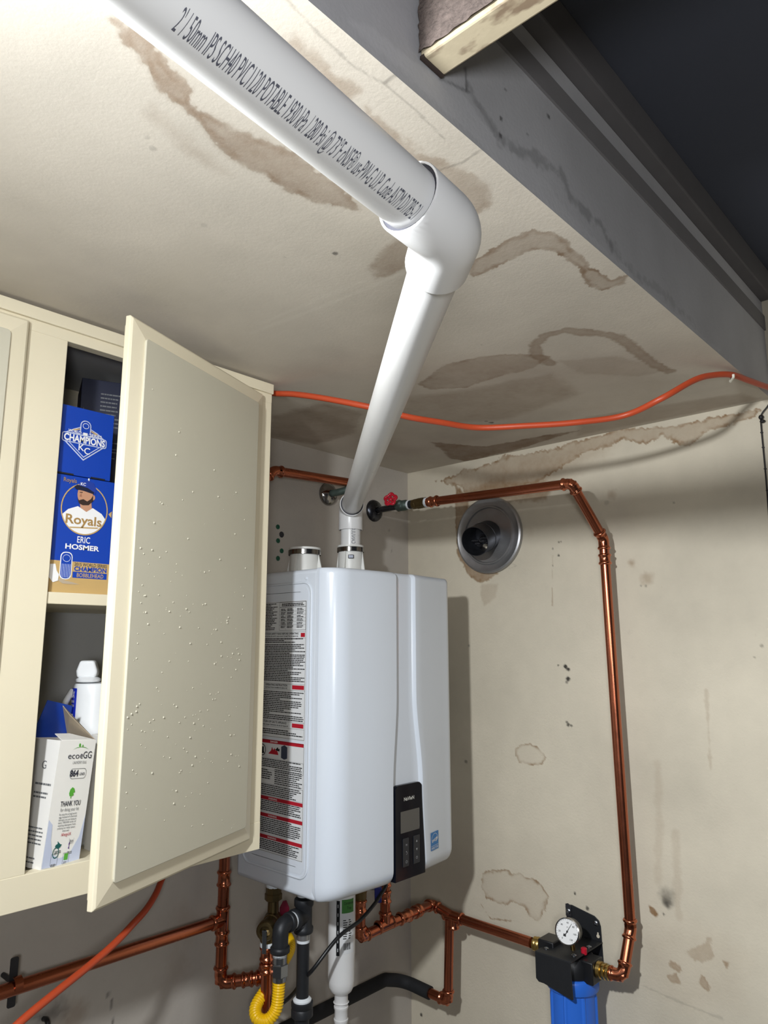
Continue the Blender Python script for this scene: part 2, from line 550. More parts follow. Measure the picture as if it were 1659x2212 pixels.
def stain_field(px, py, stains):
    """px, py: 1-D arrays; returns N x 3 (brown, black, pale)"""
    out = np.zeros((len(px), 3))
    for si, st in enumerate(stains):
        kind, pts, ch, amt = st[0], st[1], st[2], st[3]
        pad = 0.06
        xs = [q[0] for q in pts]; ys = [q[1] for q in pts]
        sel = np.where((px > min(xs)-pad) & (px < max(xs)+pad) & (py > min(ys)-pad) & (py < max(ys)+pad))[0]
        if not len(sel):
            continue
        x, y = px[sel], py[sel]
        nz = (vnoise(x, y, 45, 10+si)-.5) + (vnoise(x, y, 130, 60+si)-.5)*.8 + (vnoise(x, y, 300, 90+si)-.5)*.4
        if kind == 'spot':
            r = st[4]
            d = np.hypot(x-pts[0][0], (y-pts[0][1])) + nz*r*.7
            val = amt*np.clip((r-d)/(r*(.5 if r < .008 else 1.3))+.5, 0, 1)
        elif kind == 'line':
            wd, ew, soft, jag = st[4], st[5], st[6], st[7]
            d = np.full(len(x), 9.0)
            for a, b in zip(pts[:-1], pts[1:]):
                d = np.minimum(d, seg_dist(x, y, a, b))
            d = d + nz*jag
            val = amt*np.clip((wd-d)/soft+.5, 0, 1)*(.8+.2*np.clip(d/wd, 0, 1))
        else:
            edge, ew, soft, jag = st[4], st[5], st[6], st[7]
            d = np.full(len(x), 9.0)
            ins = np.zeros(len(x), bool)
            for a, b in zip(pts, pts[1:]+pts[:1]):
                d = np.minimum(d, seg_dist(x, y, a, b))
                c = ((a[1] > y) != (b[1] > y)) & (x < (b[0]-a[0])*(y-a[1])/(b[1]-a[1]+1e-12)+a[0])
                ins ^= c
            sd = np.where(ins, d, -d) + nz*jag
            val = amt*np.clip(sd/soft+.5, 0, 1) + edge*(.30+1.15*vnoise(x, y, 70, 33+si))*np.exp(-(np.maximum(sd, 0)/(ew*(.5+1.3*vnoise(x, y, 40, 51+si))))**2)*(sd > -.0015)
            val *= .85+.3*vnoise(x, y, 25, 7+si)
        c = 0 if ch == 3 else ch
        out[sel, c] = 1-(1-out[sel, c])*(1-np.clip(val, 0, .97))
    return out
def stained_sheet(name, m, make, u0, u1, v0, v1, step, stains):
    """dense sheet: make(u, v) arrays -> xyz (ceiling-zero metres); carries the stain attribute"""
    nu = int(round((u1-u0)/step)); nv = int(round((v1-v0)/step))
    U, W = np.meshgrid(np.linspace(u0, u1, nu+1), np.linspace(v0, v1, nv+1), indexing='ij')
    u = U.ravel(); v = W.ravel()
    X, Y, Z = make(u, v)
    co = np.stack([X, Y, Z+ZC], 1).astype(np.float32)
    i, j = np.meshgrid(np.arange(nu), np.arange(nv), indexing='ij')
    a = (i*(nv+1)+j).ravel()
    q = np.stack([a, a+nv+1, a+nv+2, a+1], 1).astype(np.int32)
    me = bpy.data.meshes.new(name)
    me.vertices.add(len(co)); me.vertices.foreach_set('co', co.ravel())
    me.loops.add(q.size); me.loops.foreach_set('vertex_index', q.ravel())
    me.polygons.add(len(q)); me.polygons.foreach_set('loop_start', np.arange(0, q.size, 4, dtype=np.int32))
    me.update(calc_edges=True)
    at = me.color_attributes.new('stain', 'FLOAT_COLOR', 'POINT')
    f = stain_field(u, v, stains)
    at.data.foreach_set('color', np.concatenate([f, np.ones((len(u), 1))], 1).astype(np.float32).ravel())
    me.materials.append(m)
    me.validate()
    o = bpy.data.objects.new(name, me)
    COL.objects.link(o)
    return o

# outlines of the stains, metres on each surface: (kind, points, channel, amount, ...)
STAINS_CEILING = [
    ('poly', [(-0.724, -0.593), (-0.675, -0.717), (-0.524, -0.811), (-0.406, -0.903), (-0.257, -0.988), (-0.163, -0.869), (-0.184, -0.693), (-0.158, -0.417), (-0.153, -0.166), (-0.338, -0.152), (-0.491, -0.358)], 0, 0.16, 0.0, 0.006, 0.06, 0.01),
    ('poly', [(-1.513, -0.944), (-1.475, -0.924), (-1.437, -0.901), (-1.385, -0.889), (-1.361, -0.879), (-1.328, -0.868), (-1.28, -0.871), (-1.215, -0.872), (-1.156, -0.903), (-1.197, -0.92), (-1.272, -0.924), (-1.359, -0.911), (-1.399, -0.905), (-1.426, -0.926), (-1.488, -0.948)], 0, 0.55, 0.3, 0.006, 0.012, 0.008),
    ('poly', [(-1.431, -0.874), (-1.37, -0.857), (-1.308, -0.841), (-1.328, -0.832), (-1.368, -0.836), (-1.427, -0.858)], 0, 0.22, 0.0, 0.005, 0.02, 0.008),
    ('poly', [(-1.392, -1.054), (-1.335, -1.043), (-1.304, -1.051), (-1.295, -1.019), (-1.253, -1.008), (-1.325, -1.019), (-1.394, -1.037)], 0, 0.4, 0.1, 0.005, 0.012, 0.008),
    ('poly', [(-1.283, -1.037), (-1.192, -1.03), (-1.142, -1.048), (-1.088, -1.056), (-1.054, -1.037), (-1.049, -0.99), (-1.16, -1.003), (-1.249, -1.012)], 0, 0.42, 0.15, 0.006, 0.014, 0.008),
    ('poly', [(-0.949, -0.929), (-0.965, -0.999), (-0.968, -1.045), (-0.935, -1.065), (-0.877, -1.059), (-0.826, -1.058), (-0.766, -1.062), (-0.766, -1.093), (-0.742, -1.073), (-0.745, -1.037), (-0.781, -1.03), (-0.83, -1.043), (-0.901, -1.043), (-0.925, -1.02), (-0.921, -0.971), (-0.915, -0.909)], 0, 0.42, 0.45, 0.004, 0.007, 0.006),
    ('poly', [(-1.073, -0.923), (-1.068, -0.877), (-1.042, -0.821), (-1.012, -0.803), (-1.007, -0.84), (-1.014, -0.882)], 0, 0.5, 0.12, 0.005, 0.012, 0.008),
    ('line', [(-0.529, -0.824), (-0.578, -0.822), (-0.628, -0.85), (-0.653, -0.884), (-0.649, -0.92), (-0.599, -0.957), (-0.559, -0.978), (-0.474, -0.976), (-0.392, -0.974), (-0.325, -0.98)], 0, 0.62, 0.012, 0.006, 0.006, 0.007),
    ('poly', [(-0.56, -0.842), (-0.532, -0.784), (-0.539, -0.712), (-0.533, -0.612), (-0.576, -0.557), (-0.615, -0.556), (-0.662, -0.661), (-0.651, -0.743), (-0.612, -0.802)], 0, 0.4, 0.25, 0.005, 0.01, 0.007),
    ('poly', [(-0.527, -0.844), (-0.475, -0.935), (-0.336, -0.98), (-0.344, -0.925), (-0.445, -0.841)], 0, 0.25, 0.1, 0.006, 0.02, 0.006),
    ('poly', [(-0.571, -0.472), (-0.523, -0.605), (-0.472, -0.793), (-0.33, -0.781), (-0.275, -0.565), (-0.353, -0.423), (-0.453, -0.371)], 0, 0.34, 0.05, 0.006, 0.03, 0.008),
    ('poly', [(-0.243, -0.29), (-0.099, -0.376), (-0.087, -0.56), (-0.068, -0.645), (-0.012, -0.397), (-0.001, -0.241), (-0.053, -0.218), (-0.139, -0.259)], 0, 0.7, 0.2, 0.005, 0.012, 0.008),
    ('poly', [(-0.682, -0.149), (-0.669, -0.317), (-0.562, -0.333), (-0.453, -0.193), (-0.443, -0.038), (-0.566, -0.007)], 0, 0.48, 0.1, 0.006, 0.03, 0.008),
    ('poly', [(-0.159, -0.692), (-0.13, -0.856), (-0.086, -1.047), (-0.017, -1.067), (-0.015, -0.866), (-0.028, -0.624)], 0, 0.35, 0.05, 0.006, 0.02, 0.006),
    ('line', [(-1.42, -1.074), (-1.376, -1.068), (-1.331, -1.065), (-1.309, -1.068), (-1.293, -1.072), (-1.272, -1.072), (-1.238, -1.071), (-1.189, -1.067)], 1, 0.34, 0.0012, 0.001, 0.0015, 0.0012),
    ('line', [(-1.293, -1.072), (-1.294, -1.085), (-1.29, -1.097)], 1, 0.5, 0.0012, 0.001, 0.0015, 0.0012),
    ('line', [(-1.152, -1.022), (-1.143, -1.059), (-1.146, -1.08), (-1.146, -1.093)], 1, 0.4, 0.0012, 0.001, 0.0015, 0.0012),
    ('spot', [(-1.105, -0.806)], 1, 0.7, 0.004),
    ('spot', [(-1.146, -0.745)], 1, 0.4, 0.002),
    ('spot', [(-0.697, -0.775)], 1, 0.4, 0.003),
    ('spot', [(-0.279, -0.516)], 1, 0.7, 0.006),
    ('spot', [(-0.298, -0.512)], 1, 0.5, 0.004),
    ('spot', [(-1.397, -0.816)], 1, 0.25, 0.005),
    ('spot', [(-1.41, -0.827)], 1, 0.2, 0.003),
    ('spot', [(-1.271, -0.728)], 1, 0.15, 0.004),
    ('line', [(-0.951, -0.931), (-0.951, -1.057), (-0.953, -1.068)], 2, 0.16, 0.003, 0.002, 0.004, 0.002),
    ('line', [(-1.019, -0.499), (-1.004, -0.676), (-0.998, -0.85)], 2, 0.16, 0.004, 0.002, 0.005, 0.002),
    ('line', [(-1.032, -0.541), (-1.026, -0.7), (-1.017, -0.849)], 2, 0.12, 0.004, 0.002, 0.005, 0.002),
]
STAINS_RIGHT = [
    ('poly', [(-0.221, -0.089), (-0.387, -0.044), (-0.566, -0.041), (-0.714, -0.024), (-0.673, -0.06), (-0.505, -0.117), (-0.415, -0.137), (-0.237, -0.134)], 0, 0.3, 0.0, 0.006, 0.05, 0.01),
    ('poly', [(-0.708, -1.214), (-0.828, -1.156), (-0.94, -1.193), (-0.913, -1.299), (-0.794, -1.344), (-0.712, -1.32)], 0, 0.1, 0.0, 0.006, 0.05, 0.012),
    ('poly', [(-0.114, -0.044), (-0.222, -0.029), (-0.324, -0.02), (-0.373, -0.007), (-0.435, -0.018), (-0.539, -0.014), (-0.663, -0.004), (-0.74, 0.002), (-0.836, -0.018), (-0.947, -0.018), (-1.06, -0.02), (-1.029, -0.041), (-0.945, -0.046), (-0.888, -0.075), (-0.835, -0.033), (-0.798, -0.047), (-0.726, -0.029), (-0.607, -0.049), (-0.535, -0.082), (-0.461, -0.104), (-0.385, -0.113), (-0.237, -0.113), (-0.221, -0.075)], 0, 0.42, 0.55, 0.004, 0.006, 0.01),
    ('poly', [(-0.195, -0.071), (-0.237, -0.113), (-0.236, -0.148), (-0.218, -0.203), (-0.241, -0.289), (-0.281, -0.331), (-0.342, -0.348), (-0.288, -0.372), (-0.264, -0.368), (-0.228, -0.337), (-0.195, -0.278), (-0.192, -0.172)], 0, 0.72, 0.3, 0.004, 0.006, 0.006),
    ('poly', [(-0.234, -0.091), (-0.322, -0.076), (-0.534, -0.108), (-0.503, -0.156), (-0.287, -0.134)], 0, 0.62, 0.1, 0.004, 0.015, 0.008),
    ('poly', [(-0.28, -0.377), (-0.336, -0.38), (-0.327, -0.416), (-0.286, -0.441), (-0.276, -0.407)], 0, 0.25, 0.05, 0.003, 0.008, 0.004),
    ('poly', [(-0.377, -0.828), (-0.395, -0.816), (-0.424, -0.812), (-0.451, -0.821), (-0.471, -0.841), (-0.459, -0.862), (-0.421, -0.866), (-0.389, -0.861), (-0.379, -0.844)], 0, 0.06, 0.55, 0.0035, 0.003, 0.004),
    ('poly', [(-0.26, -1.171), (-0.279, -1.156), (-0.317, -1.146), (-0.36, -1.146), (-0.402, -1.149), (-0.436, -1.159), (-0.459, -1.182), (-0.451, -1.217), (-0.426, -1.25), (-0.405, -1.246), (-0.392, -1.224), (-0.357, -1.221), (-0.306, -1.234), (-0.269, -1.228), (-0.255, -1.202)], 0, 0.1, 0.6, 0.004, 0.003, 0.008),
    ('spot', [(-0.54, -0.607)], 1, 0.95, 0.0045),
    ('spot', [(-0.547, -0.614)], 1, 0.95, 0.006),
    ('spot', [(-0.546, -0.638)], 1, 0.95, 0.006),
    ('spot', [(-0.54, -0.647)], 1, 0.6, 0.004),
    ('spot', [(-0.518, -0.604)], 1, 0.9, 0.002),
    ('spot', [(-0.54, -0.754)], 1, 0.85, 0.005),
    ('spot', [(-0.535, -0.748)], 1, 0.7, 0.003),
    ('spot', [(-0.548, -0.756)], 1, 0.7, 0.003),
    ('spot', [(-0.768, -1.131)], 1, 0.85, 0.01),
    ('spot', [(-0.769, -1.117)], 1, 0.45, 0.016),
    ('spot', [(-0.759, -1.157)], 1, 0.8, 0.003),
    ('poly', [(-0.726, -1.148), (-0.737, -1.15), (-0.745, -1.161), (-0.739, -1.167), (-0.73, -1.159)], 3, 0.9, 0.2, 0.002, 0.003, 0.004),
    ('line', [(-0.51, -0.399), (-0.508, -0.446)], 0, 0.55, 0.0016, 0.001, 0.001, 0.001),
    ('line', [(-0.516, -0.312), (-0.511, -0.374)], 0, 0.3, 0.001, 0.001, 0.001, 0.001),
    ('spot', [(-0.536, -0.277)], 1, 0.7, 0.003),
    ('spot', [(-0.543, -0.276)], 1, 0.6, 0.0025),
    ('spot', [(-0.534, -0.313)], 1, 0.8, 0.0035),
    ('spot', [(-0.517, -0.293)], 1, 0.6, 0.003),
    ('spot', [(-0.514, -0.339)], 1, 0.5, 0.003),
    ('spot', [(-0.736, -0.35)], 0, 0.5, 0.008),
    ('spot', [(-0.773, -0.39)], 0, 0.4, 0.012),
    ('spot', [(-0.756, -0.406)], 1, 0.4, 0.003),
    ('spot', [(-0.768, -0.408)], 1, 0.4, 0.003),
    ('poly', [(-0.759, -1.254), (-0.79, -1.256), (-0.795, -1.269), (-0.764, -1.268)], 0, 0.5, 0.2, 0.003, 0.004, 0.008),
    ('poly', [(-0.757, -1.287), (-0.779, -1.278), (-0.786, -1.292), (-0.765, -1.296)], 0, 0.55, 0.2, 0.003, 0.004, 0.008),
    ('poly', [(-0.803, -1.224), (-0.856, -1.187), (-0.868, -1.221), (-0.822, -1.238)], 0, 0.35, 0.1, 0.003, 0.006, 0.012),
    ('poly', [(-0.831, -1.259), (-0.845, -1.264), (-0.846, -1.287), (-0.831, -1.282)], 0, 0.5, 0.2, 0.003, 0.004, 0.008),
    ('poly', [(-0.882, -1.222), (-0.896, -1.223), (-0.89, -1.235)], 0, 0.5, 0.2, 0.003, 0.004, 0.006),
    ('line', [(-0.893, -0.652), (-0.891, -0.734), (-0.889, -0.825)], 0, 0.3, 0.003, 0.004, 0.004, 0.004),
    ('line', [(-0.768, -0.827), (-0.762, -0.983), (-0.75, -1.085)], 0, 0.18, 0.008, 0.006, 0.01, 0.006),
    ('line', [(-0.8, -0.976), (-0.793, -1.155)], 0, 0.2, 0.008, 0.006, 0.008, 0.006),
    ('line', [(-0.253, -1.249), (-0.282, -1.277), (-0.356, -1.266)], 0, 0.8, 0.0013, 0.001, 0.001, 0.003),
    ('line', [(-0.028, -1.562), (-0.019, -1.582)], 1, 0.0, 0.002, 0.001, 0.001, 0.001),
    ('spot', [(-0.036, -1.586)], 1, 0.9, 0.004),
    ('spot', [(-0.23, -0.553)], 1, 0.4, 0.003),
    ('spot', [(-0.21, -0.879)], 1, 0.5, 0.005),
    ('spot', [(-0.448, -0.241)], 0, 0.1, 0.01),
    ('spot', [(-0.678, -0.186)], 1, 0.2, 0.006),
    ('spot', [(-0.694, -0.169)], 0, 0.4, 0.01),
    ('spot', [(-0.851, -0.21)], 1, 0.4, 0.003),
    ('spot', [(-1.019, -0.553)], 1, 0.4, 0.004),
    ('spot', [(-1.002, -0.578)], 1, 0.4, 0.002),
    ('line', [(-0.346, -1.143), (-0.346, -1.144)], 0, 0.0, 0.001, 0.001, 0.001, 0.001),
    ('poly', [(-0.377, -0.32), (-0.399, -0.331), (-0.376, -0.337)], 1, 0.0, 0.2, 0.001, 0.002, 0.002),
    ('spot', [(-0.537, -1.16)], 1, 0.8, 0.003),
    ('spot', [(-0.568, -1.187)], 1, 0.8, 0.004),
    ('spot', [(-0.512, -1.198)], 1, 0.7, 0.003),
    ('spot', [(-0.514, -1.21)], 1, 0.7, 0.003),
    ('line', [(-0.701, -1.323), (-0.795, -1.334), (-0.873, -1.338)], 1, 0.22, 0.002, 0.001, 0.002, 0.004),
]
STAINS_SOFFIT = [
    ('line', [(-1.166, 0.063), (-1.14, 0.05), (-1.112, 0.039), (-1.082, 0.038), (-1.033, 0.055), (-0.987, 0.064), (-0.956, 0.07), (-0.939, 0.048), (-0.9, 0.042), (-0.843, 0.047), (-0.816, 0.026)], 1, 0.4, 0.006, 0.006, 0.008, 0.012),
    ('line', [(-0.816, 0.026), (-0.754, 0.015), (-0.607, 0.024), (-0.48, 0.018)], 1, 0.22, 0.006, 0.006, 0.008, 0.014),
    ('line', [(-1.174, 0.085), (-1.173, 0.059)], 1, 0.7, 0.002, 0.001, 0.002, 0.002),
    ('line', [(-1.222, 0.043), (-1.167, 0.06)], 1, 0.5, 0.002, 0.001, 0.002, 0.002),
    ('spot', [(-1.104, 0.065)], 1, 0.8, 0.003),
    ('spot', [(-1.091, 0.111)], 1, 0.7, 0.002),
    ('spot', [(-0.987, 0.137)], 1, 0.7, 0.003),
    ('spot', [(-1.043, 0.079)], 1, 0.5, 0.002),
    ('spot', [(-1.106, 0.041)], 1, 0.8, 0.003),
    ('poly', [(-1.329, 0.028), (-1.267, 0.034), (-1.18, 0.052), (-1.108, 0.03), (-1.001, 0.036), (-0.929, 0.018), (-0.832, 0.012), (-0.61, 0.006), (-0.332, 0.011), (-0.486, -0.01), (-0.848, 0.005), (-1.089, 0.003), (-1.26, 0.012), (-1.354, 0.016)], 2, 0.35, 0.1, 0.004, 0.006, 0.006),
]
STAINS_BACK = [
    ('spot', [(-0.476, -0.079)], 1, 0.3, 0.004),
    ('spot', [(-0.08, -0.262)], 1, 0.3, 0.004),
    ('spot', [(-0.092, -0.198)], 1, 0.3, 0.004),
    ('line', [(-0.936, -1.254), (-0.93, -1.3)], 1, 0.7, 0.0012, 0.001, 0.001, 0.001),
    ('spot', [(-0.944, -1.243)], 1, 0.5, 0.005),
    ('spot', [(-1.07, -1.179)], 1, 0.8, 0.004),
    ('spot', [(-1.05, -1.233)], 1, 0.5, 0.02),
    ('spot', [(-1.012, -1.254)], 0, 0.4, 0.02),
    ('spot', [(-0.788, -1.248)], 0, 0.2, 0.03),
    ('spot', [(-0.77, -1.16)], 0, 0.2, 0.03),
    ('line', [(-1.102, -1.228), (-1.049, -1.242)], 1, 0.3, 0.006, 0.004, 0.006, 0.006),
]

# ------------------------------------------------------------------ the room
o = stained_sheet('ceiling', M_CEIL, lambda u, v: (u, v, 0*u), -1.64, 0.0, -1.087, 0.0, .0022, STAINS_CEILING)
struct(o, 'water-stained cream ceiling under the dropped soffit')
e = MB().box((-4, -1.087, 0), (-1.64, 0, .02)).build('ceiling_extension', M_CEIL, o, smooth=False)
o = stained_sheet('wall_right', M_WALLR, lambda u, v: (0*u, u, v), -1.25, 0.0, -1.75, 0.0, .0026, STAINS_RIGHT)
struct(o, 'stained beige right wall behind the filter and copper pipe')
MB().box((0, -4, -2.3), (.02, -1.25, .32)).box((0, -1.25, -2.3), (.02, 0, -1.75)).box((0, -1.25, 0), (.02, -1.087, .32)).build('wall_extension', M_WALLR, o, smooth=False)
o = stained_sheet('wall_back', M_WALLA, lambda u, v: (u, 0*u, v), -1.45, 0.0, -1.75, 0.0, .005, STAINS_BACK)
struct(o, 'beige back wall behind the cabinet and heater')
MB().box((-4, 0, -2.3), (-1.45, .02, .32)).box((-1.45, 0, -2.3), (0, .02, -1.75)).build('wall_extension', M_WALLA, o, smooth=False)
o = stained_sheet('trim_1', M_SOFF, lambda u, v: (u, 0*u-1.087, v), -1.75, 0.0, 0.0, .235, .003, STAINS_SOFFIT)
struct(o, 'grey soffit face above the ceiling edge')
MB().box((-4, -1.087, 0), (-1.75, -1.07, .30)).box((-1.75, -1.080, 0.004), (0, -1.06, .30)).build('soffit_board', M_SOFF, o, smooth=False)
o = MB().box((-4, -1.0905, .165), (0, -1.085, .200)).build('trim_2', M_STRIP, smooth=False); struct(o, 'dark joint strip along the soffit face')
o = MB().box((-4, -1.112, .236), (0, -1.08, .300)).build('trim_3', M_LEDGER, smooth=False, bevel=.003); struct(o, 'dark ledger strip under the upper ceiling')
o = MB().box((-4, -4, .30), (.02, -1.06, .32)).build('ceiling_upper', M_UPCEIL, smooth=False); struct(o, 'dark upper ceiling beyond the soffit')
o = MB().box((-4, -4, -2.32), (.02, .02, -2.30)).build('floor', M_FLOOR, smooth=False); struct(o, 'grey concrete floor')

# joist that butts against the soffit face
t = thing('ceiling_joist', 'short lumber joist with water-stained underside and rough brown side, above the soffit edge', 'beam', (-1.24, -1.30, .043))
MB().box((-1.2560, -1.75, .043), (-1.2210, -1.0885, .295)).build('board', M_LUMBER, t, smooth=False, bevel=.0025)
pm = MB()
rr = random.Random(3)
nz_, ny_ = 46, 90
P = []; F = []
for i in range(ny_+1):
    for j in range(nz_+1):
        P.append((-1.2575 - rr.random()*.0035, -1.75 + (1.75-1.0895)*i/ny_, .047 + .246*j/nz_))
for i in range(ny_):
    for j in range(nz_):
        a = i*(nz_+1)+j
        F.append((a, a+1, a+nz_+2, a+nz_+1))
pm.add(P, F).build('rough_side', M_POP, t, smooth=True, angle=180)
MB().box((-1.2560, -1.0935, .0424), (-1.2210, -1.0880, .0460)).build('end_strip', mat('dark_end_strip', (58, 46, 42), .85), t, smooth=False)  # dark brown strip between the joist end and the soffit face

# ------------------------------------------------------------------ wall cabinet
CF = -.331           # front of the face frame
t = thing('wall_cabinet', 'cream painted wall cabinet with one door standing ajar', 'cabinet', (-1.35, -.17, -.931))
CAB = t
MB().box((-1.95, -.311, -.022), (-.834, -.003, -.006)).build('top_panel', M_CABIN, t, smooth=False)
MB().box((-1.95, -.311, -.905), (-.834, -.003, -.886)).build('bottom_panel', M_CAB, t, smooth=False)
MB().box((-.850, -.311, -.930), (-.832, -.002, -.006)).build('side_panel', M_CAB, t, smooth=False, bevel=.001)
MB().box((-1.95, -.311, -.930), (-1.932, -.002, -.006)).build('side_panel', M_CAB, t, smooth=False)
MB().box((-1.932, -.012, -.886), (-.850, -.003, -.020)).build('back_panel', M_CABIN, t, smooth=False)
MB().box((-1.932, -.035, -.085), (-.850, -.012, -.022)).build('hanging_rail', M_CAB, t, smooth=False)
MB().box((-1.932, -.326, -.484), (-.850, -.012, -.465)).build('shelf', M_CAB, t, smooth=False, bevel=.0015)
MB().box((-1.95, CF, -.046), (-.832, -.311, -.0055)).build('top_rail', M_CAB, t, smooth=False, bevel=.001)
MB().box((-1.95, CF-.006, -.027), (-.832, CF, -.0055)).build('top_moulding', M_CAB, t, smooth=False, bevel=.0012)
MB().box((-1.95, CF, -.931), (-.832, -.311, -.8815)).build('bottom_rail', M_CAB, t, smooth=False, bevel=.001)
for x0, x1 in ((-1.345, -1.268), (-.872, -.832), (-1.95, -1.74)):
    MB().box((x0, CF+.0003, -.882), (x1, -.311, -.0455)).build('stile', M_CAB, t, smooth=False, bevel=.0012)

def cabinet_door(hinge, d, n, w, zt, zb, name='door'):
    """lipped door: back slab, bevelled border, proud sheet panel; d along the width, n outwards"""
    hinge, d, n = V(hinge), V(d).normalized(), V(n).normalized()
    z = V((0, 0, 1))
    mb = MB()
    # back slab (inside the lip)
    def ring(s0, s1, a, b, k):
        return [hinge + d*s0 + z*a + n*k, hinge + d*s1 + z*a + n*k, hinge + d*s1 + z*b + n*k, hinge + d*s0 + z*b + n*k]
    L = .010; BW = .030
    rings = [ring(L, w-L, zb+L, zt-L, -.022), ring(L, w-L, zb+L, zt-L, -.012), ring(0, w, zb, zt, -.012), ring(0, w, zb, zt, -.003),
             ring(.004, w-.004, zb+.004, zt-.004, 0.0), ring(BW, w-BW, zb+BW, zt-BW, .0035)]
    P = [p for r_ in rings for p in r_]
    F = [(0, 3, 2, 1), (20, 21, 22, 23)]
    for k in range(5):
        for i in range(4):
            F.append((k*4+i, k*4+(i+1) % 4, k*4+4+(i+1) % 4, k*4+4+i))
    mb.add(P, F)
    dr = mb.build(name, M_CAB, CAB, smooth=False, bevel=.0012)
    pn = MB()
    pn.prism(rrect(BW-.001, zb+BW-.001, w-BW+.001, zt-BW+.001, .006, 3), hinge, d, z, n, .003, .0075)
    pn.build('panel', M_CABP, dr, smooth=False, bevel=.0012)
    return dr
TH = math.radians(20.7)
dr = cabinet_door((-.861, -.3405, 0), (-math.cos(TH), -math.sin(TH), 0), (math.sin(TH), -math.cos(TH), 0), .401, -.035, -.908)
bl = MB()
rr = random.Random(5)
dd, nn, hh = V((-math.cos(TH), -math.sin(TH), 0)), V((math.sin(TH), -math.cos(TH), 0)), V((-.861, -.3405, 0))
for k in range(210):
    s_ = rr.uniform(.06, .365); z_ = -.62 + rr.gauss(0, .17)
    if k % 7 == 0: z_ = rr.uniform(-.86, -.12)
    if not -.87 < z_ < -.09: continue
    r_ = rr.choice((.0009, .0011, .0014, .0019))
    bl.lathe([(r_, 0), (r_*.8, r_*.45), (r_*.35, r_*.75), (.00005, r_*.8)], hh + dd*s_ + V((0, 0, z_)) + nn*.0074, nn, seg=7, caps=False)
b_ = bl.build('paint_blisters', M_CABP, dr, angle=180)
b_['kind'] = 'stuff'
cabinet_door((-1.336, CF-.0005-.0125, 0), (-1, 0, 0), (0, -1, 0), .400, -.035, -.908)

# ------------------------------------------------------------------ what stands in the cabinet
U, W_ = V((1, 0, 0)), V((0, 0, 1))
def carton(name, label, lo, hi, m):
    t = thing(name, label, 'box', ((lo[0]+hi[0])/2, (lo[1]+hi[1])/2, lo[2]))
    MB().box(lo, hi).build('carton', m, t, smooth=False, bevel=.0008)
    return t
# lower blue box
YF = -.316
t = carton('figurine_box', 'blue and tan figurine box with a printed player portrait, on the cabinet shelf', (-1.292, YF, -.4645), (-1.125, -.215, -.270), M_ROYAL)
p1 = MB().box((-1.2922, YF-.0006, -.4645), (-1.1248, YF+.0004, -.413)); p1.build('tan_band', M_TAN, t, smooth=False)
def fl(name, poly, m, y=.0008, par=None):
    return MB().flat(poly, (0, YF-y, 0), U, W_).build(name, m, par or t, smooth=False)
cx, cz = -1.2120, -.324
ring = MB()
R0 = circle(cx, cz, .0405, .0440, 40); R1 = circle(cx, cz, .0385, .0420, 40)
ring.add([V((x, YF-.0010, z)) for x, z in R0+R1], [(i, (i+1) % 40, 40+(i+1) % 40, 40+i) for i in range(40)])
fl('jersey', [(cx-.0375, cz-.013), (cx-.028, cz-.003), (cx-.012, cz+.004), (cx-.006, cz+.001), (cx+.004, cz+.001), (cx+.014, cz+.004), (cx+.030, cz-.004), (cx+.0375, cz-.013)] + circle(cx, cz, .0385, .0418, 20, -20, -160), M_WHITE)
fl('neck', [(cx-.010, cz+.016), (cx+.010, cz+.016), (cx+.012, cz+.003), (cx+.003, cz-.004), (cx-.008, cz+.002)], M_SKIN, .0011)
fl('head', circle(cx-.001, cz+.025, .0135, .0175, 22), M_SKIN, .0013)
fl('ear', circle(cx+.0135, cz+.022, .0028, .0045, 12), M_SKIN, .0012)
fl('beard', [(cx-.0145, cz+.018), (cx-.011, cz+.014), (cx-.004, cz+.017), (cx+.003, cz+.014), (cx+.009, cz+.019), (cx+.0125, cz+.026), (cx+.013, cz+.016), (cx+.006, cz+.008), (cx-.004, cz+.0065), (cx-.011, cz+.009)], M_BEARD, .0015)
fl('eyes', [(cx-.011, cz+.027), (cx-.006, cz+.0275), (cx-.006, cz+.0288), (cx-.011, cz+.0283)], M_BEARD, .0016)
fl('mouth', [(cx-.009, cz+.0155), (cx-.002, cz+.0155), (cx-.003, cz+.0142), (cx-.008, cz+.0142)], M_BEARD, .0017)
fl('nose', [(cx-.0085, cz+.027), (cx-.0110, cz+.0205), (cx-.0065, cz+.0203)], mat('print_skin_dark', (160, 108, 84), .5), .0016)
fl('cap', [(cx-.016, cz+.034), (cx-.010, cz+.045), (cx+.002, cz+.050), (cx+.012, cz+.047), (cx+.017, cz+.038), (cx+.016, cz+.028), (cx+.008, cz+.033)], mat('print_cap_blue', (30, 58, 150), .5), .0016)
fl('cap_brim', [(cx-.021, cz+.036), (cx-.016, cz+.040), (cx+.002, cz+.037), (cx+.014, cz+.031), (cx+.012, cz+.028), (cx-.004, cz+.031), (cx-.018, cz+.032)], M_NAVY, .0018)
ring.build('portrait_ring', M_TAN, t, smooth=False)
letters(t, M_WHITE, [('KC', (cx-.006, YF-.0019, cz+.040), U, W_, .0048, None, .02), ('ERIC', (cx+.002, YF-.001, -.3810), U, W_, .0105, .022, .01), ('HOSMER', (cx+.001, YF-.001, -.3925), U, W_, .0080, .058, .03)])
letters(t, mat('print_gold_thread', (166, 132, 78), .5), [('Royals', (-1.2400, YF-.001, -.2815), U, W_, .0068, .022, .01), ('Royals', (cx, YF-.0011, cz-.026), U, W_, .0150, .062, .022)])
fl('jersey_underline', [(cx-.024, cz-.032), (cx+.026, cz-.028), (cx+.024, cz-.0305), (cx-.022, cz-.034)], M_TAN, .0011)
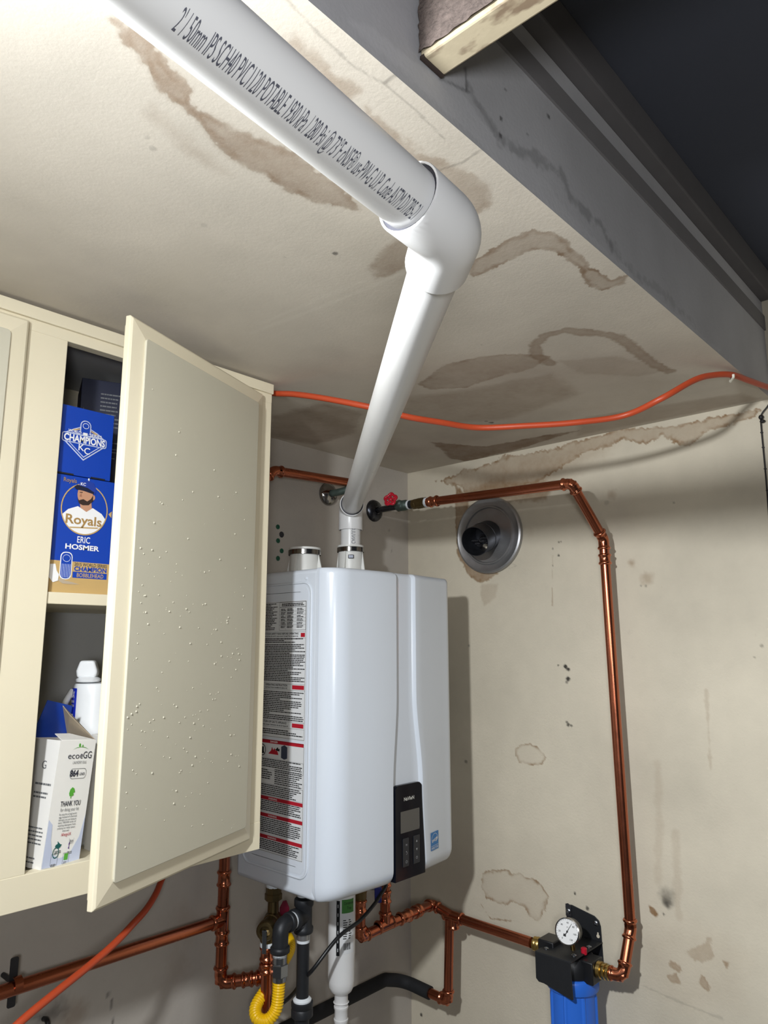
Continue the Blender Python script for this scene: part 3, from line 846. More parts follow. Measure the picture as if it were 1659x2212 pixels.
letters(t, M_INK, [('2015 WORLD SERIES', (-1.1945, YF-.001, -.4195), U, W_, .0052, .056, .012)])
letters(t, M_ROYAL, [('CHAMPION', (-1.1945, YF-.001, -.4278), U, W_, .0070, .056, .035)])
fl('blue_strip', [(-1.2245, -.4395), (-1.1655, -.4395), (-1.1655, -.4295), (-1.2245, -.4295)], M_ROYAL, .0009)
letters(t, M_TAN, [('BOBBLEHEAD', (-1.1945, YF-.0013, -.4378), U, W_, .0064, .046, .01)])
fl('trophy_base', rrect(-1.2465, -.443, -1.2265, -.398, .008, 4), M_WHITE, .0010)
fl('trophy', rrect(-1.2450, -.4415, -1.2280, -.3995, .007, 4), M_ROYAL, .0013)
q = MB()
for k in range(6): q.flat([(-1.2435+k*.0026, -.440), (-1.2427+k*.0026, -.440), (-1.2427+k*.0026, -.418), (-1.2435+k*.0026, -.418)], (0, YF-.0016, 0), U, W_)
R0 = circle(-1.2365, -.4085, .0065, .0060, 18); R1 = circle(-1.2365, -.4085, .0058, .0052, 18)
q.add([V((x, YF-.0016, z)) for x, z in R0+R1], [(i, (i+1) % 18, 18+(i+1) % 18, 18+i) for i in range(18)])
stuff(q.build('trophy_flags', M_LILAC, t, smooth=False))
fl('cleats', [(-1.2640, -.420), (-1.2540, -.419), (-1.2510, -.430), (-1.2470, -.436), (-1.2480, -.446), (-1.2560, -.449), (-1.2640, -.440)], M_WHITE, .0017)
fl('dirt', [(-1.2480, -.4450), (-1.2440, -.4410), (-1.2360, -.4450), (-1.2240, -.4470), (-1.2120, -.4500), (-1.2250, -.4505), (-1.2400, -.4500)], M_CARDIN, .0012)
q = MB().box((-1.2095, YF-.0009, -.2760), (-1.2075, YF+.0004, -.2700)); q.build('lid_slot', M_CARD, t, smooth=False)
fl('gold_diamond', [(-1.1700, -.3270), (-1.1640, -.3210), (-1.1640, -.3330)], M_TAN, .0010)
# upper blue box
t = carton('figurine_box', 'smaller plain blue box with a white championship crest, stacked on top', (-1.285, YF+.001, -.2685), (-1.1700, -.215, -.1500), M_ROYAL)
cx, cz = -1.2205, -.2010
def fl2(name, poly, m, y):
    return MB().flat(poly, (0, YF+.001-y, 0), U, W_).build(name, m, t, smooth=False)
fl2('crest_outline', [(cx-.034, cz-.012), (cx, cz-.040), (cx+.034, cz-.012)], M_LILAC, .0006)
fl2('crest_diamond', [(cx-.031, cz-.012), (cx, cz-.0375), (cx+.031, cz-.012)], M_ROYAL, .0009)
fl2('crest_inner_line', [(cx-.0275, cz-.012), (cx-.0255, cz-.012), (cx, cz-.0330), (cx, cz-.0350)], M_LILAC, .0011)
fl2('crest_inner_line', [(cx+.0275, cz-.012), (cx+.0255, cz-.012), (cx, cz-.0330), (cx, cz-.0350)], M_LILAC, .0011)
fl2('crest_banner', rrect(cx-.039, cz-.0125, cx+.039, cz+.004, .004, 3), M_LILAC, .0012)
fl2('crest_banner_blue', rrect(cx-.0375, cz-.0110, cx+.0375, cz+.0025, .003, 3), M_ROYAL, .0014)
fl2('crest_peak', [(cx-.033, cz+.004), (cx-.020, cz+.012), (cx-.010, cz+.017), (cx+.010, cz+.017), (cx+.022, cz+.012), (cx+.034, cz+.004)], M_LILAC, .0011)
fl2('crest_peak_blue', [(cx-.030, cz+.0045), (cx-.019, cz+.0108), (cx-.010, cz+.0155), (cx+.010, cz+.0155), (cx+.021, cz+.0108), (cx+.031, cz+.0045)], M_ROYAL, .0013)
fl2('ribbon', [(cx-.022, cz+.0105), (cx-.008, cz+.0150), (cx-.008, cz+.0125), (cx-.020, cz+.0085)], M_TAN, .0015)
fl2('ribbon', [(cx+.022, cz+.0105), (cx+.008, cz+.0150), (cx+.008, cz+.0125), (cx+.020, cz+.0085)], M_TAN, .0015)
fl2('crest_trophy', rrect(cx-.0095, cz+.004, cx+.0095, cz+.0300, .009, 5), M_LILAC, .0016)
fl2('crest_trophy_blue', rrect(cx-.0078, cz+.004, cx+.0078, cz+.0285, .0074, 5), M_ROYAL, .0018)
q = MB(); R0 = circle(cx, cz+.0205, .0055, .0050, 18); R1 = circle(cx, cz+.0205, .0047, .0042, 18)
q.add([V((x, YF+.001-.0020, z)) for x, z in R0+R1], [(i, (i+1) % 18, 18+(i+1) % 18, 18+i) for i in range(18)])
q.build('crest_ring', M_WHITE, t, smooth=False)
letters(t, M_WHITE, [('WORLD', (cx-.0185, YF+.001-.0020, cz+.0048), U, W_, .0048, .0215, .02), ('SERIES', (cx+.0185, YF+.001-.0020, cz+.0042), U, W_, .0048, .0215, .02),
    ('CHAMPIONS', (cx, YF+.001-.0020, cz-.0098), U, W_, .0112, .0715, .035), ('K', (cx-.0050, YF+.001-.0020, cz-.0235), U, W_, .0110, .0100, .01), ('C', (cx+.0050, YF+.001-.0021, cz-.0280), U, W_, .0110, .0100, .01)])
fl2('crest_ball_logo', rrect(cx-.0040, cz+.0040, cx+.0040, cz+.0085, .0008, 2), M_WHITE, .0020)
MB().box((-1.2650, YF-.0002, -.2690), (-1.2350, YF+.002, -.2664)).build('base_slot', M_BLK, t, smooth=False)
MB().box((-1.2050, YF-.0002, -.2690), (-1.1800, YF+.002, -.2664)).build('base_slot', M_BLK, t, smooth=False)
# dark boxes behind
t = thing('navy_box', 'dark navy box with small grey print, upright at the back of the top shelf', 'box', (-1.05, -.17, -.4645))
MB().obox((-1.075, -.165, -.255), (V((.93, -.36, 0)), V((.36, .93, 0)), W_), (.085, .055, .2085)).build('carton', M_NAVY, t, smooth=False, bevel=.0008)
q = MB(); oo = V((-1.075, -.165, -.255)) - V((.36, .93, 0)).normalized()*.0556; uu = V((.93, -.36, 0)).normalized()
fineprint(q, oo, uu, W_, -.050, -.010, .180, 9, .008, .0028, .35, 4)
fineprint(q, oo, uu, W_, -.040, -.010, .085, 6, .006, .0022, .35, 5)
stuff(q.build('fine_print', M_GREYINK, t, smooth=False))
MB().flat([(-.080, .150), (-.062, .105), (-.061, .105), (-.079, .150)], oo, uu, W_).build('ruled_line', M_GREYINK, t, smooth=False)
MB().flat([(.002, .130), (.022, .070), (.023, .070), (.003, .130)], oo, uu, W_).build('ruled_line', M_GREYINK, t, smooth=False)

# laundry carton: leaning, its flap open
K = V((-1.244, -.3275, -.8810))
a_ = math.radians(12)
lean = math.radians(5.5)
ex = V((math.cos(a_), math.sin(a_), 0)); ey = V((-math.sin(a_), math.cos(a_), 0))
ez = V((math.sin(lean)*math.cos(a_), math.sin(lean)*math.sin(a_), math.cos(lean)))
exl = (ex - ez*ex.dot(ez)).normalized()
exl = exl*.70                  # print and width share this scale
BWd, BD, BH = .096, .075, .186
t = thing('laundry_box', 'white open-topped laundry product carton leaning on the cabinet floor', 'box', (-1.22, -.28, -.8865))
K2 = K + V((0, 0, .0000))
mb = MB()
TK = .0012
for (s0, s1, d0, d1) in ((0, BWd, 0, TK), (0, BWd, BD-TK, BD), (0, TK, TK, BD-TK), (BWd-TK, BWd, TK, BD-TK)):
    P = []
    for z in (-.001, BH):
        for x, y in ((s0, d0), (s1, d0), (s1, d1), (s0, d1)):
            P.append(K2 + exl*x + ey*y + ez*z)
    mb.add(P, [(0,3,2,1),(4,5,6,7),(0,1,5,4),(1,2,6,5),(2,3,7,6),(3,0,4,7)])
mb.add([K2+exl*0, K2+exl*BWd, K2+exl*BWd+ey*BD, K2+ey*BD], [(0, 1, 2, 3)])
mb.build('carton', M_CARD, t, smooth=False)
def quad3(name, pts, m, th=.0010):
    p = [V(x) for x in pts]
    n = (p[1]-p[0]).cross(p[2]-p[0]).normalized()*th
    k = len(p)
    return MB().add(p + [x+n for x in p], [tuple(range(k))[::-1], tuple(range(k, 2*k))] + [(i, (i+1) % k, k+(i+1) % k, k+i) for i in range(k)]).build(name, m, t, smooth=False)
top = K2 + ez*BH
quad3('flap', [top+ey*BD, top+exl*BWd+ey*BD, top+exl*(BWd*.8)+ey*(BD*.75)+ez*.052, top+exl*.004+ey*(BD*.70)+ez*.060], M_ROYAL)
quad3('side_flap', [top+exl*BWd+ey*.004, top+exl*BWd+ey*(BD-.002), top+exl*(BWd*.52)+ey*(BD*.75)+ez*.052, top+exl*(BWd*.42)+ey*(BD*.35)+ez*.038], M_CARDIN)
quad3('front_flap', [top+exl*.004+ey*.001, top+exl*(BWd-.004)+ey*.001, top+exl*(BWd*.55)+ey*.030-ez*.004+ez*.012, top-exl*.000+exl*.010+ey*.026+ez*.008], M_CARD)
oo = K2 - ey*.0006
def fe(name, poly, m, lift=0.0):
    return MB().flat(poly, oo - ey*lift, exl, ez).build(name, m, t, smooth=False)
mb = MB(); mb.flat([(0.001, .001), (BWd-.001, .001), (BWd-.001, .072), (BWd-.010, .040), (BWd-.030, .016), (BWd-.055, .012), (.022, .020), (.014, .040), (.012, .062), (.001, .070)], oo, exl, ez); mb.build('pale_border', M_LILAC, t, smooth=False)
on_ = oo - ey*.0004
letters(t, M_INK, [('eco', on_+exl*.0400+ez*.158, exl, ez, .0092, .030, .0), ('eGG', on_+exl*.0725+ez*.158, exl, ez, .0105, .031, .005), ('864', on_+exl*.048+ez*.1312, exl, ez, .0092, .022, .035), ('LOADS', on_+exl*.069+ez*.1325, exl, ez, .0038, .014, .02), ('THANK YOU', on_+exl*.050+ez*.0875, exl, ez, .0075, .052, .012)])
rows_ = [('LAUNDRY EGG', on_+exl*.058+ez*.1500, exl, ez, .0042, .036), ('for doing your bit', on_+exl*.050+ez*.0800, exl, ez, .0050, .048)]
for k, s_ in enumerate(('By using this ecoegg laundry', 'egg instead of chemical', 'detergent, you are helping to', 'save 700,000 tons of', 'washing detergent from', 'polluting our water system', 'every year.')):
    rows_.append((s_, on_+exl*.048+ez*(.0745-k*.0040), exl, ez, .0027, .046 if k < 6 else .018, .008))
letters(t, M_GREYINK, rows_)
q = MB()
for k, (x_, z_, w_) in enumerate(((.035, .0225, .016), (.066, .0190, .012), (.028, .0040, .012), (.058, .0050, .010))):
    fineprint(q, oo-ey*.0004, exl, ez, x_-w_/2, x_+w_/2, z_, 2, .0022, .0011, .1, 30+k)
stuff(q.build('fine_print', M_GREYINK, t, smooth=False))
for (x0, y0, x1, y1, r_, w_) in ((.036, .1275, .080, .1430, .007, .0006), (.020, .003, .037, .0195, .001, .0005), (.050, .003, .066, .0190, .001, .0005)):
    q = MB(); O_ = rrect(x0, y0, x1, y1, r_, 4); I_ = rrect(x0+w_, y0+w_, x1-w_, y1-w_, r_, 4); n_ = len(O_)
    q.add([oo-ey*.0004+exl*x+ez*y for x, y in O_+I_], [(i, (i+1) % n_, n_+(i+1) % n_, n_+i) for i in range(n_)])
    q.build('printed_frame', M_GREYINK, t, smooth=False)
fe('tree_print', [(.047, .0985), (.049, .0985), (.049, .1015), (.055, .1030), (.053, .1060), (.057, .1075), (.054, .1130), (.049, .1150), (.044, .1120), (.042, .1060), (.044, .1020), (.047, .1015)], M_PRGRN, .0004)
fe('hill_print', [(.034, .1715), (.045, .1745), (.056, .1755), (.068, .1745), (.078, .1715), (.068, .1752), (.056, .1762), (.045, .1752)], M_PRGRN, .0004)
fe('tree_print', circle(.052, .1785, .0026, .0028, 12), M_PRGRN, .0004); fe('tree_print', circle(.060, .1775, .0016, .0018, 10), M_PRGRN, .0004)
letters(t, M_RED, [('AllergyUK', oo-ey*.0005+exl*.050+ez*.0440, exl, ez, .0042, .026, .01)])
fe('rabbit_print', [(.026, .0300), (.030, .0275), (.036, .0265), (.040, .0285), (.043, .0320), (.039, .0325), (.035, .0350), (.031, .0375), (.032, .0335), (.028, .0325)], M_TEAL, .0004)
q = MB(); O_ = circle(.030, .0195+.0015, .0082, .0082, 22); I_ = circle(.030, .0195+.0015, .0066, .0066, 22)
q.add([oo-ey*.0006+exl*x+ez*y for x, y in O_+I_], [(i, (i+1) % 22, 22+(i+1) % 22, 22+i) for i in range(22)])
q.flat([(.026, .0205), (.0285, .0180), (.034, .0245), (.0285, .0195)], oo-ey*.0006, exl, ez); stuff(q.build('tick_mark', M_TEAL, t, smooth=False))
fe('map_print', [(.060, .0245), (.0635, .0240), (.0625, .0290), (.0640, .0320), (.0620, .0345), (.0605, .0310), (.0615, .0280)], M_PURP, .0004)
fe('recycle_print', rrect(.0530, .0085, .0630, .0180, .001, 2), M_PRGRN, .0005)
q = MB(); text(q, '864', oo-ey*.0005+exl*.0665+ez*.0330, exl, ez, .0040, .009)
O_ = [(.0605, .0390), (.0620, .0315), (.0710, .0315), (.0725, .0390)]
for a, b in zip(O_, O_[1:]): q.flat([(a[0], a[1]), (b[0], b[1]), (b[0]+.0004, b[1]+.0004), (a[0]+.0004, a[1]+.0004)], oo-ey*.0005, exl, ez)
stuff(q.build('wash_symbol', M_INK, t, smooth=False))
os_ = K2 - exl*.0006
q = MB(); fineprint(q, os_, -ey, ez, -.045, -.006, .118, 1, .006, .0030, .1, 7); fineprint(q, os_, -ey, ez, -.045, -.010, .105, 2, .006, .0026, .2, 8); fineprint(q, os_, -ey, ez, -.045, -.008, .055, 5, .0055, .0020, .3, 9); fineprint(q, os_, -ey, ez, -.045, -.015, .012, 2, .006, .0020, .3, 10)
text(q, 'G', os_-ey*-.030+ez*.142, -ey, ez, .012)
stuff(q.build('side_print', M_GREYINK, t, smooth=False))
# spray bottle
bx, by = -1.1160, -.200
t = thing('spray_bottle', 'white spray bottle with a blue 3X label behind the laundry carton', 'bottle', (bx, by, -.8865))
mb = MB()
prof = [(.033, 0), (.0360, .003), (.0360, .200), (.0355, .250), (.0350, .2650), (.0330, .2690), (.0200, .2705)]
mb.lathe(prof, (bx, by, -.8855), W_, 28).build('bottle_body', M_BOTTLE, t)
mb = MB(); arc = []
vd = V((-.76, -.65, 0)).normalized(); sd_ = V((.65, -.76, 0)).normalized()
for i in range(7):
    a = math.radians(-58 + 30*i/6)
    arc.append(V((bx, by, 0)) + (vd*math.cos(a) + sd_*math.sin(a))*.0364)
P = []
for p_ in arc: P += [p_ + V((0, 0, -.730)), p_ + V((0, 0, -.624))]
mb.add(P, [(2*i, 2*i+2, 2*i+3, 2*i+1) for i in range(6)]).build('blue_label', M_BLUEL, t)
c_ = arc[3]*1.0; nrm = (c_-V((bx, by, 0))).normalized(); tu = V((-nrm.y, nrm.x, 0))
if tu.dot(V((.67, -.74, 0))) < 0: tu = -tu
ln_ = c_+nrm*.0006
letters(t, M_WHITE, [('3X', ln_+V((0, 0, -.6400)), tu, W_, .0105, .0125, .02), ('POWER', ln_+V((0, 0, -.6490)), tu, W_, .0042, .0125, .01), ('STAIN', ln_+V((0, 0, -.6560)), tu, W_, .0042, .0125, .01)])
for z0_, z1_, w_ in ((-.690, -.668, .004), (-.726, -.698, .003)):
    MB().flat(rrect(-w_, z0_, w_, z1_, .001, 2), ln_, tu, W_).build('label_patch', M_WHITE, t, smooth=False)
mb = MB(); mb.lathe([(.012, 0), (.0205, .002), (.0215, .006), (.016, .010), (.012, .011)], (bx-.014, by-.004, -.6150), W_, 24)
mb.build('cap_collar', M_BOTTLE, t)
hd = MB(); hx = V((-.62, -.78, 0)).normalized(); hy = V((.78, -.62, 0)).normalized(); hc = V((bx-.014, by-.004, -.606))
hd.prism([(-.018, 0), (.014, 0), (.017, .010), (.010, .030), (-.014, .030), (-.020, .012)], hc, hy, W_, hx, -.012, .012)
hd.build('spray_head', M_BOTTLE, t, smooth=True, bevel=.004, seg=3)
tr = MB(); tr.tube(smooth_path([(bx-.034, by+.012, -.628), (bx-.046, by+.010, -.648), (bx-.052, by+.008, -.668), (bx-.036, by+.010, -.692)], 5), .0055, 10, radii=None)
tr.build('trigger', M_BOTTLE, t)
# green carton at the very back
t = carton('detergent_box', 'pale carton with a green side band and barcode, half hidden behind the door', (-1.138, -.300, -.8862), (-1.05, -.246, -.700), M_CARD)
q = MB().box((-1.1388, -.301, -.800), (-1.09, -.2995, -.706)); q.build('green_band', mat('print_deep_green', (30, 140, 84), .5), t, smooth=False)
q = MB()
for k in range(12): q.flat([(-1.136+k*.0030, -.8800), (-1.1345+k*.0030+.0004*(k % 3), -.8800), (-1.1345+k*.0030+.0004*(k % 3), -.8580), (-1.136+k*.0030, -.8580)], (0, -.3006, 0), U, W_)
stuff(q.build('barcode', M_BLK, t, smooth=False))

# ------------------------------------------------------------------ water heater
HX0, HX1, HYF, HYB, HZ1, HZ0 = -.662, -.2145, -.355, -.03, -.379, -1.0745
t = thing('water_heater', 'white wall-hung tankless water heater with a black control panel', 'water heater', (-.442, -.18, HZ0))
HT = t
MB().box((HX0+.0008, -.3000, HZ0), (HX1-.0008, HYB, HZ1)).build('case', M_HEAT, t, smooth=True, bevel=.011, seg=4)
MB().box((-.60, HYB-.0005, -.45), (-.28, -.0005, -.40)).box((-.60, HYB-.0005, -1.0), (-.28, -.0005, -.96)).build('wall_bracket', M_GALV, t, smooth=False)
def sstep(a, b, x):
    q_ = max(0, min(1, (x-a)/(b-a))); return q_*q_*(3-2*q_)
def band(z):
    k = sstep(-.66, -.868, z)
    return -.463 + (-.476+.463)*k, -.404 + (-.383+.404)*k + .010*sstep(-.868, -1.07, z)
def front_profile(z):
    xl, xr = band(z)
    P = [(HX0, -.3015)]
    rc = .058
    for k in range(13):
        a = math.radians(180 + 90*k/12)
        P.append((HX0+rc+rc*math.cos(a), -.292+rc*math.sin(a)))
    xs = HX0+rc
    for k in range(1, 9):
        q_ = k/8
        P.append((xs+(xl-.003-xs)*q_, -.350 - .008*math.sin(q_*math.pi/2)))
    P += [(xl-.0015, -.3570), (xl-.0005, -.3500), (xl+.001, -.3480), (xl+.003, -.3500)]
    for k in range(1, 5):
        P.append((xl+.003+(xr-.002-xl-.003)*k/4, -.3500))
    P += [(xr+.001, -.3510), (xr+.0055, -.3560), (xr+.0085, -.3580), (xr+.0115, -.3582)]
    x1 = HX1-.034
    for k in range(1, 7):
        q_ = k/6
        P.append((xr+.0115+(x1-xr-.0115)*q_, -.3582+.0225*q_))
    for k in range(1, 11):
        a = math.radians(270 + 90*k/10)
        P.append((x1+.034*math.cos(a), -.3017+.034*math.sin(a)))
    P.append((HX1, -.2990))
    return P
rows = []
zs_ = [HZ1 - .014*(1-math.cos(math.radians(a)))for a in range(0, 91, 15)]
zs_ = zs_[::-1] if zs_[0] < zs_[-1] else zs_
zs_ += [HZ1-.014-(.696-.014-.034)*k/46 for k in range(1, 47)]
zs_ += [HZ0+.034*(1-math.sin(math.radians(a))) for a in range(10, 91, 10)]
for z in zs_:
    prof = front_profile(z)
    ins = 0.0
    if z > HZ1-.014: ins = .014-math.sqrt(max(0, .014**2-(z-(HZ1-.014))**2))
    if z < HZ0+.034: ins = .034-math.sqrt(max(0, .034**2-((HZ0+.034)-z)**2))
    ins = min(ins, .030)
    cx_, hw_ = -.438, .224
    row = []
    for x, y in prof:
        fy = (y+.30)/(-.055)              # 0 at the seam, 1 at the front
        row.append((cx_+(x-cx_)*(1-ins*.35/hw_), y + ins*max(0, min(1, fy)), z))
    rows.append(row)
mb = MB(); n_ = len(rows[0])
mb.v = [p_ for r_ in rows for p_ in r_]
for i in range(len(rows)-1):
    for k in range(n_-1):
        mb.f.append((i*n_+k, i*n_+k+1, (i+1)*n_+k+1, (i+1)*n_+k))
mb.f.append(tuple(range(n_))); mb.f.append(tuple((len(rows)-1)*n_+k for k in range(n_))[::-1])
fc = mb.build('front_cover', M_HEAT, t, angle=28)
# black control panel in the lower part of the channel
P = []; poly_l = []; poly_r = []
for k in range(13):
    z = -.872 - (1.0665-.872)*k/12
    xl, xr = band(z)
    poly_l.append((xl+.0012, z)); poly_r.append((xr+.0040, z))
pl = [(poly_l[0][0]+.012, -.8640), (poly_r[0][0]-.014, -.8640), (poly_r[0][0]-.008, -.8652), (poly_r[0][0]-.0035, -.8682)] + poly_r + poly_l[::-1] + [(poly_l[0][0]+.0025, -.8685), (poly_l[0][0]+.006, -.8655)]
pan = MB().prism(pl, (0, 0, 0), U, W_, V((0, -1, 0)), .3440, .3592).build('control_panel', M_BLACKP, t, smooth=True, bevel=.0015, seg=3)
YP = -.3597
letters(pan, mat('panel_silver', (200, 200, 194), .45), [('NaVIeN', (-.4265, YP, -.8990), U, W_, .0074, .036, .025)], 'brand_lettering')
MB().flat(rrect(-.4565, -.9670, -.3900, -.9210, .001, 2), (0, YP, 0), U, W_).build('display', M_LCD, pan, smooth=False)
MB().flat([(-.3925, -.9630), (-.3908, -.9630), (-.3908, -.9220), (-.3925, -.9220)], (0, YP-.0004, 0), U, W_).build('display_edge', M_STEEL, pan, smooth=False)
for x0, x1 in ((-.4500, -.4290), (-.4130, -.3905)):
    for z1_, z0_ in ((-.9800, -.9985), (-.9995, -.0), ):
        pass
    MB().prism(rrect(x0, -1.0390, x1, -.9790, .002, 3), (0, YP+.0003, 0), U, W_, V((0, -1, 0)), 0, .0010).build('button_strip', M_BUTTON, pan, smooth=False)
q = MB(); yb_ = YP-.0012
text(q, 'M', (-.4380, yb_, -.9960), U, W_, .0045); 
def arcband(cx_, cz_, r0, r1, a0, a1, n=14):
    A = circle(cx_, cz_, r0, r0, n, a0, a1)[:n+1]; B = circle(cx_, cz_, r1, r1, n, a0, a1)[:n+1]
    k = len(A)
    return [V((x, yb_, z)) for x, z in A+B], [(i, i+1, k+i+1, k+i) for i in range(k-1)]
q.add(*arcband(-.4380, -1.0110, .0028, .0021, -120, 110)); q.flat([(-.4400, -1.0072), (-.4375, -1.0064), (-.4378, -1.0098)], (0, yb_, 0), U, W_)
q.add(*arcband(-.4380, -1.0290, .0030, .0023, 0, 359)); q.add(*arcband(-.4020, -1.0270, .0030, .0023, 110, 430))
q.flat([(-.4023, -1.0235), (-.4017, -1.0235), (-.4017, -1.0270), (-.4023, -1.0270)], (0, yb_, 0), U, W_)
q.flat([(-.4045, -.9935), (-.3995, -.9935), (-.4020, -.9885)], (0, yb_, 0), U, W_); q.flat([(-.4045, -1.0070), (-.3995, -1.0070), (-.4020, -1.0120)], (0, yb_, 0), U, W_)
stuff(q.build('button_symbols', mat('panel_symbol_grey', (170, 172, 176), .5), pan, smooth=False))
# blue efficiency sticker, on the right part of the cover
def cov_y(x): 
    return -.3582+.193*(x+.3645)-.0012
so = V((-.3245, cov_y(-.3245), 0)); su = V((1, .193, 0)).normalized()
stk = MB().flat([(-.0190, -1.0270), (.0190, -1.0270), (.0190, -.9870), (-.0190, -.9870)], so, su, W_).build('efficiency_sticker', M_SKY, t, smooth=False)
stw = so - V((0, .0004, 0))
letters(stk, M_WHITE, [('ENERGY STAR', stw+W_*-1.0245, su, W_, .0048, .033, .01), ('energy', stw+su*-.001+W_*-1.0075, su+W_*.18, W_, .0085, .026, .015)])
q = MB()
q.flat([(-.0175, -1.0175), (.0175, -1.0175), (.0175, -1.0168), (-.0175, -1.0168)], stw, su, W_)
A = circle(0, -1.0060, .0160, .0160, 20, 5, 175); B = circle(0, -1.0060, .0151, .0151, 20, 5, 175); k = len(A)
q.add([stw+su*x+W_*z for x, z in A+B], [(i, i+1, k+i+1, k+i) for i in range(k-1)])
st5 = []
for i in range(10):
    a = math.radians(90+36*i); r_ = .0058 if i % 2 == 0 else .0024
    st5.append((.0105+r_*math.cos(a), -1.0030+r_*math.sin(a)))
q.flat(st5, stw, su, W_)
stuff(q.build('sticker_print', M_WHITE, stk, smooth=False))
# side: pressed rib, label sheets, print
SX = HX0+.0006
SO, SU = V((SX, 0, 0)), V((0, -1, 0))
rib = rrect(.055, -1.036, .277, -.410, .026, 6)
mb = MB(); pts = [SO + SU*x + W_*z for x, z in rib]
mb.tube(pts+[pts[0]], .0028, 8, caps=False); mb.build('pressed_rib', M_HEAT, t, angle=180)
MB().prism(rrect(.064, -1.029, .268, -.417, .020, 5), SO, SU, W_, V((-1, 0, 0)), -.001, .0004).build('pressed_panel', M_HEAT, t, smooth=False)
MB().lathe([(.0040, 0), (.0036, .0016), (.001, .0022)], (SX, -.258, -.4010), (-1, 0, 0), 14).build('rivet', M_HEAT, t)
LX = SX-.0006; LO = V((LX, 0, 0))
lab = MB().flat([(.070, -.7565), (.2625, -.7565), (.2625, -.4500), (.070, -.4500)], LO, SU, W_).build('instruction_label', M_LABEL, t, smooth=False)
lab2 = MB().flat([(.070, -1.0030), (.2625, -1.0030), (.2625, -.7620), (.070, -.7620)], LO, SU, W_).build('warning_label', M_LABEL, t, smooth=False)
L2 = LO - V((.0004, 0, 0)); L3 = LO - V((.0008, 0, 0))
def fr(mb, x0, z0, x1, z1, w_=.0006):
    for a, b, c, d in ((x0, z0, x1, z0+w_), (x0, z1-w_, x1, z1), (x0, z0, x0+w_, z1), (x1-w_, z0, x1, z1)):
        mb.flat([(a, b), (c, b), (c, d), (a, d)], L2, SU, W_)
q = MB()
fineprint(q, L2, SU, W_, .074, .160, -.4560, 17, .0037, .0020, .25, 11)
for xx in (.170, .192, .226):
    for k in range(6):
        fineprint(q, L2, SU, W_, xx+.003, xx+.020 if xx < .19 else xx+.026, -.4690-k*.0078, 2, .0030, .0018, .2, 20+k)
fineprint(q, L2, SU, W_, .176, .254, -.4575, 2, .0036, .0024, .1, 19)
fineprint(q, L2, SU, W_, .074, .260, -.5370, 3, .0038, .0021, .2, 12)
fineprint(q, L2, SU, W_, .074, .260, -.5500, 22, .00385, .0021, .35, 13)
fineprint(q, L2, SU, W_, .074, .258, -.6560, 16, .0040, .0021, .5, 14)
fineprint(q, L2, SU, W_, .074, .258, -.7360, 4, .0042, .0022, .5, 15)
HEADS = [
    ('FOR YOUR SAFETY READ BEFORE OPERATING', L2+SU*.1720+W_*-.5260, SU, W_, .0040, .128, 0.025),
    ('POUR VOTRE S\u00c9CURIT\u00c9, LIRE AVANT DE METTRE EN MARCHE', L2+SU*.1720+W_*-.5315, SU, W_, .0029, .126, 0.020),
    ('OPERATING INSTRUCTION', L2+SU*.1620+W_*-.6420, SU, W_, .0042, .078, 0.025),
    ('INSTRUCTION DE MISE EN MARCHE', L2+SU*.1620+W_*-.6475, SU, W_, .0030, .078, 0.020),
    ('TO TURN OFF GAS TO APPLIANCE', L2+SU*.1560+W_*-.7245, SU, W_, .0042, .090, 0.025),
    ("Comment couper l'admission de gaz de l'appareil", L2+SU*.1560+W_*-.7300, SU, W_, .0030, .100, 0.020),
]
letters(lab, M_BLK, HEADS, 'heading')
fr(q, .072, -.7550, .2610, -.4515); fr(q, .168, -.5165, .2600, -.4520); fr(q, .168, -.4640, .2600, -.4630)
for k in range(5): fr(q, .168, -.4730-k*.0078-.0004, .2600, -.4730-k*.0078, .0003)
for xx in (.190, .224): fr(q, xx, -.5165, xx+.0004, -.4640, .0003)
fr(q, .072, -.5350, .2610, -.5200, .0004); fr(q, .072, -.6500, .2610, -.6365, .0004); fr(q, .072, -.7330, .2610, -.7185, .0004)
stuff(q.build('fine_print', M_BLK, lab, smooth=False))
for zc, wl, wr in ((-.5275, .030, .014), (-.6430, .033, .040), (-.7255, .033, .038)):
    MB().flat([(.074, zc-.0040), (.074+wl, zc-.0040), (.074+wl, zc+.0040), (.074, zc+.0040)], L2, SU, W_).build('red_block', M_RED, lab, smooth=False)
    MB().flat([(.2580-wr, zc-.0045), (.2580, zc-.0045), (.2580, zc+.0045), (.2580-wr, zc+.0045)], L2, SU, W_).build('red_block', M_RED, lab, smooth=False)
for k, zc in enumerate((-.7660, -.8890, -.9255, -.9710)):
    MB().flat([(.072, zc-.0038), (.2600, zc-.0038), (.2600, zc+.0038), (.072, zc+.0038)], L2, SU, W_).build('red_bar', M_RED, lab2, smooth=False)
    letters(lab2, M_WHITE, [('WARNING' if k else 'DANGER', L3+SU*.1600+W_*(zc-.0018), SU, W_, .0038, .030 if k else .026, .015)])
q = MB()
fineprint(q, L2, SU, W_, .074, .257, -.8065, 5, .0038, .0021, .2, 41)
fineprint(q, L2, SU, W_, .074, .155, -.8300, 5, .0045, .0022, .2, 42); fineprint(q, L2, SU, W_, .164, .257, -.8265, 8, .0042, .0021, .2, 43)
fineprint(q, L2, SU, W_, .074, .255, -.8620, 6, .0040, .0021, .2, 44)
fineprint(q, L2, SU, W_, .074, .255, -.8960, 6, .0040, .0021, .2, 45)
fineprint(q, L2, SU, W_, .102, .255, -.9335, 8, .0040, .0021, .25, 46)
fineprint(q, L2, SU, W_, .074, .255, -.9790, 6, .0038, .0021, .2, 47)
